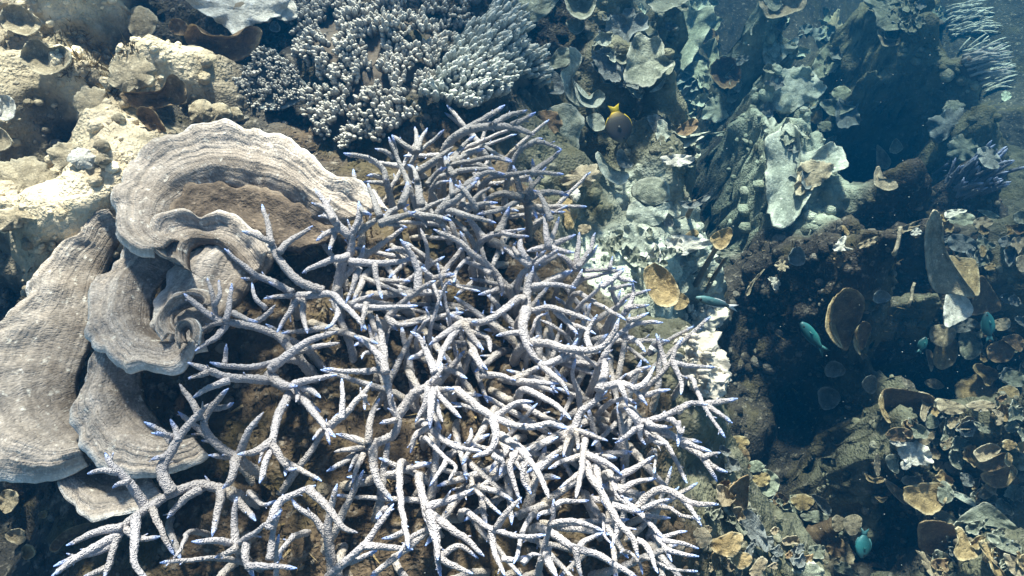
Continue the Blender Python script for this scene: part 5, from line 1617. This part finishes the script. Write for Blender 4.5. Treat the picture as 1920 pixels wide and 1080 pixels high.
# ------------------------------------------------------------------ rubble, turf and crust on the reef
def lump_proto(rng):
    a = (1 + 5 ** .5) / 2
    V = np.array([(-1, a, 0), (1, a, 0), (-1, -a, 0), (1, -a, 0), (0, -1, a), (0, 1, a), (0, -1, -a), (0, 1, -a), (a, 0, -1), (a, 0, 1), (-a, 0, -1), (-a, 0, 1)], float)
    F = [(0, 11, 5), (0, 5, 1), (0, 1, 7), (0, 7, 10), (0, 10, 11), (1, 5, 9), (5, 11, 4), (11, 10, 2), (10, 7, 6), (7, 1, 8), (3, 9, 4), (3, 4, 2), (3, 2, 6), (3, 6, 8), (3, 8, 9), (4, 9, 5), (2, 4, 11), (6, 2, 10), (8, 6, 7), (9, 8, 1)]
    V /= np.linalg.norm(V, axis=1)[:, None]
    mid, VV, FF = {}, V.tolist(), []
    def m(i, j):
        k = (min(i, j), max(i, j))
        if k not in mid:
            p = (np.array(VV[i]) + np.array(VV[j]))
            VV.append((p / np.linalg.norm(p)).tolist())
            mid[k] = len(VV) - 1
        return mid[k]
    for i, j, k in F:
        x, y, z = m(i, j), m(j, k), m(k, i)
        FF += [(i, x, z), (j, y, x), (k, z, y), (x, y, z)]
    V = np.array(VV)
    s = rng.random() * 60
    V = V * (1 + 0.45 * fbm(V * 1.6 + s, 3))[:, None]
    return V * np.array([1, rng.uniform(.6, 1.2), rng.uniform(.5, .9)]), np.array(FF)


rng = np.random.default_rng(91)
LP = [lump_proto(rng) for _ in range(14)]
rv, rf, rc, cn = [], [], [], 0
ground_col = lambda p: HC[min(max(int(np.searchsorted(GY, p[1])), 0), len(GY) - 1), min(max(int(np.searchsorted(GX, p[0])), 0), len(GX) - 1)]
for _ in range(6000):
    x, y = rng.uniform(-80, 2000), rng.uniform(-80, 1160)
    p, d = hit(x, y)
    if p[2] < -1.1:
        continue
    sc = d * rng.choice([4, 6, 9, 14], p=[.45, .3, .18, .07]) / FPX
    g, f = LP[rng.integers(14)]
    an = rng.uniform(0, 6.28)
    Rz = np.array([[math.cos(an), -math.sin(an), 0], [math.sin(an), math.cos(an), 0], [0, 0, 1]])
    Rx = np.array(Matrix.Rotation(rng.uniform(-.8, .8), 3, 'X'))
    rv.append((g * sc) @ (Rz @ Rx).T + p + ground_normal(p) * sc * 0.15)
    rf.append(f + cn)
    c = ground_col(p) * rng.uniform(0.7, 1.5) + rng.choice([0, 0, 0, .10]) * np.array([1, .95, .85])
    rc.append(np.tile(c, (len(g), 1)))
    cn += len(g)
ru = obj('coral_rubble', np.vstack(rv), np.vstack(rf), M_ROCK, attrs={'col': np.vstack(rc)})
ru['kind'] = 'stuff'
tag(ru, 'rough broken coral rubble crusting the whole reef', 'rubble')
# brown turf algae between the branches and on the ledges
tv, tf, tc, cn = [], [], [], 0
tp_poly = [pts('P', '440,690 760,560 900,700 860,1000 560,1060 460,900'), pts('P', '500,330 660,330 760,520 640,700 480,520'), pts('J', '200,100 560,150 760,300 560,560 380,520'), pts('P', '1400,430 1760,380 1760,700 1600,860 1420,740')]
for pi, pol in enumerate(tp_poly):
    for _ in range(2400 if pi < 3 else 1200):
        x, y = rand_in(pol, rng)
        if noise3(np.array([[x / 45, y / 45, pi * 3.3]]))[0] < -0.1:
            continue
        p, d = hit(x, y)
        L = rng.uniform(.006, .016)
        D = np.array([rng.normal() * .5, rng.normal() * .5, 1.0])
        s = rng.normal(size=3) * .0009
        k = rng.normal(size=3) * L * .35
        b = p - [0, 0, .003]
        tv += [b + s, b - s, b + D * L * .5 + k + s * .8, b + D * L * .5 + k - s * .8, b + D * L + k * 1.8]
        tf += [(cn, cn + 1, cn + 3), (cn, cn + 3, cn + 2), (cn + 2, cn + 3, cn + 4)]
        cl = np.array([.20, .15, .075]) * rng.uniform(.6, 1.4)
        tc += [cl] * 5
        cn += 5
tu = obj('turf_algae', np.array(tv), np.array(tf), M_ROCK, attrs={'col': np.array(tc)})
tu['kind'] = 'stuff'
tag(tu, 'fuzzy brown turf algae between the staghorn branches and on the ledges', 'algae')

# drifting specks in the water
sv, sf, cn = [], [], 0
g, f = LP[0]
for _ in range(260):
    x, y = rng.uniform(0, 1920), rng.uniform(0, 1080)
    if rng.random() < .65:
        x = rng.uniform(1150, 1920)
    d = min(rng.uniform(.75, 1.9), hit(x, y)[1] - .03)
    s = rng.uniform(.0003, .0007) * d
    sv.append(g * s * np.array([rng.uniform(.6, 1.8), 1, 1]) + at_depth(x, y, d)); sf.append(f + cn); cn += len(g)
sp = obj('drifting_particles', np.vstack(sv), np.vstack(sf), mat_plain('speck', (.25, .27, .26), (.35, .36, .35), 20, 0.0))
sp['kind'] = 'stuff'
tag(sp, 'tiny pale particles drifting in the water', 'particles')

# ------------------------------------------------------------------ water: unseen sheet above with sun dapples painted in, hazy body of water
k = NT('water_dapple_sheet')
k.t.nodes.remove(k.b)
out = k.t.nodes['Material Output']
n0 = k.n('ShaderNodeTexNoise'); n0.inputs['Scale'].default_value = 1.7; n0.inputs['Detail'].default_value = 2
mp = k.n('ShaderNodeMapping'); mp.inputs['Location'].default_value = (3.1, 1.7, 5.0)
k.l(k.tc.outputs['Object'], mp.inputs['Vector'])
k.l(mp.outputs[0], n0.inputs['Vector'])
dis = k.n('ShaderNodeVectorMath', operation='MULTIPLY_ADD')
k.l(n0.outputs['Color'], dis.inputs[0]); dis.inputs[1].default_value = (.35, .35, .35); k.l(mp.outputs[0], dis.inputs[2])
vo = k.n('ShaderNodeTexVoronoi', feature='SMOOTH_F1'); vo.inputs['Scale'].default_value = 2.9; vo.inputs['Smoothness'].default_value = .25
k.l(dis.outputs[0], vo.inputs['Vector'])
ca = k.ramp(vo.outputs['Distance'], [(0.12, 0.26), (0.40, 0.55), (0.64, 1.0)])  # dapple pattern set in the sheet's transparency, not refracted by ripples
big = k.ramp(k.noise(1.35, 1, mp.outputs[0]), [(0.38, 0.30), (0.60, 1.0)])
tcol = k.mix(1.0, ca, big, 'MULTIPLY')
tr = k.n('ShaderNodeBsdfTransparent')
sc_ = k.n('ShaderNodeVectorMath', operation='SCALE')
k.l(tcol, sc_.inputs[0])
sc_.inputs['Scale'].default_value = 2.6  # boosts the bright patches beyond plain sunlight
k.l(sc_.outputs[0], tr.inputs['Color'])
k.l(tr.outputs[0], out.inputs['Surface'])
M_DAPPLE = k.m
gx = np.linspace(-6, 6.5, 60)
gy = np.linspace(-5, 7.5, 60)
WX, WY = np.meshgrid(gx, gy)
WZ = 1.45 + 0.03 * fbm(np.stack([WX * 1.5, WY * 1.5, WX * 0], -1), 2)
wo_ = obj('water_dapple_sheet', np.stack([WX, WY, WZ], -1).reshape(-1, 3), grid_faces(60, 60), M_DAPPLE)  # out of view, added to break the sun into dapples
wo_['kind'] = 'structure'
lo3, hi3 = np.array([-5.6, -4.6, -3.6]), np.array([6.1, 6.1, 1.1])
V = np.array([[x, y, z] for x in (lo3[0], hi3[0]) for y in (lo3[1], hi3[1]) for z in (lo3[2], hi3[2])])
hz = obj('haze', V, [(0, 1, 3, 2), (4, 6, 7, 5), (0, 4, 5, 1), (2, 3, 7, 6), (0, 2, 6, 4), (1, 5, 7, 3)], None, smooth=False)
hm = bpy.data.materials.new('sea_water')
hm.use_nodes = True
hn = hm.node_tree
hn.nodes.clear()
ho = hn.nodes.new('ShaderNodeOutputMaterial')
pv = hn.nodes.new('ShaderNodeVolumePrincipled')
pv.inputs['Color'].default_value = (0.003, 0.07, 0.18, 1)
pv.inputs['Absorption Color'].default_value = (0.42, 0.80, 0.84, 1)
pv.inputs['Density'].default_value = 0.27
pv.inputs['Anisotropy'].default_value = 0.3
hn.links.new(pv.outputs[0], ho.inputs['Volume'])
hz.data.materials.append(hm)
hz['kind'] = 'stuff'
tag(hz, 'blue green sea water thickening over the deep gaps', 'water')
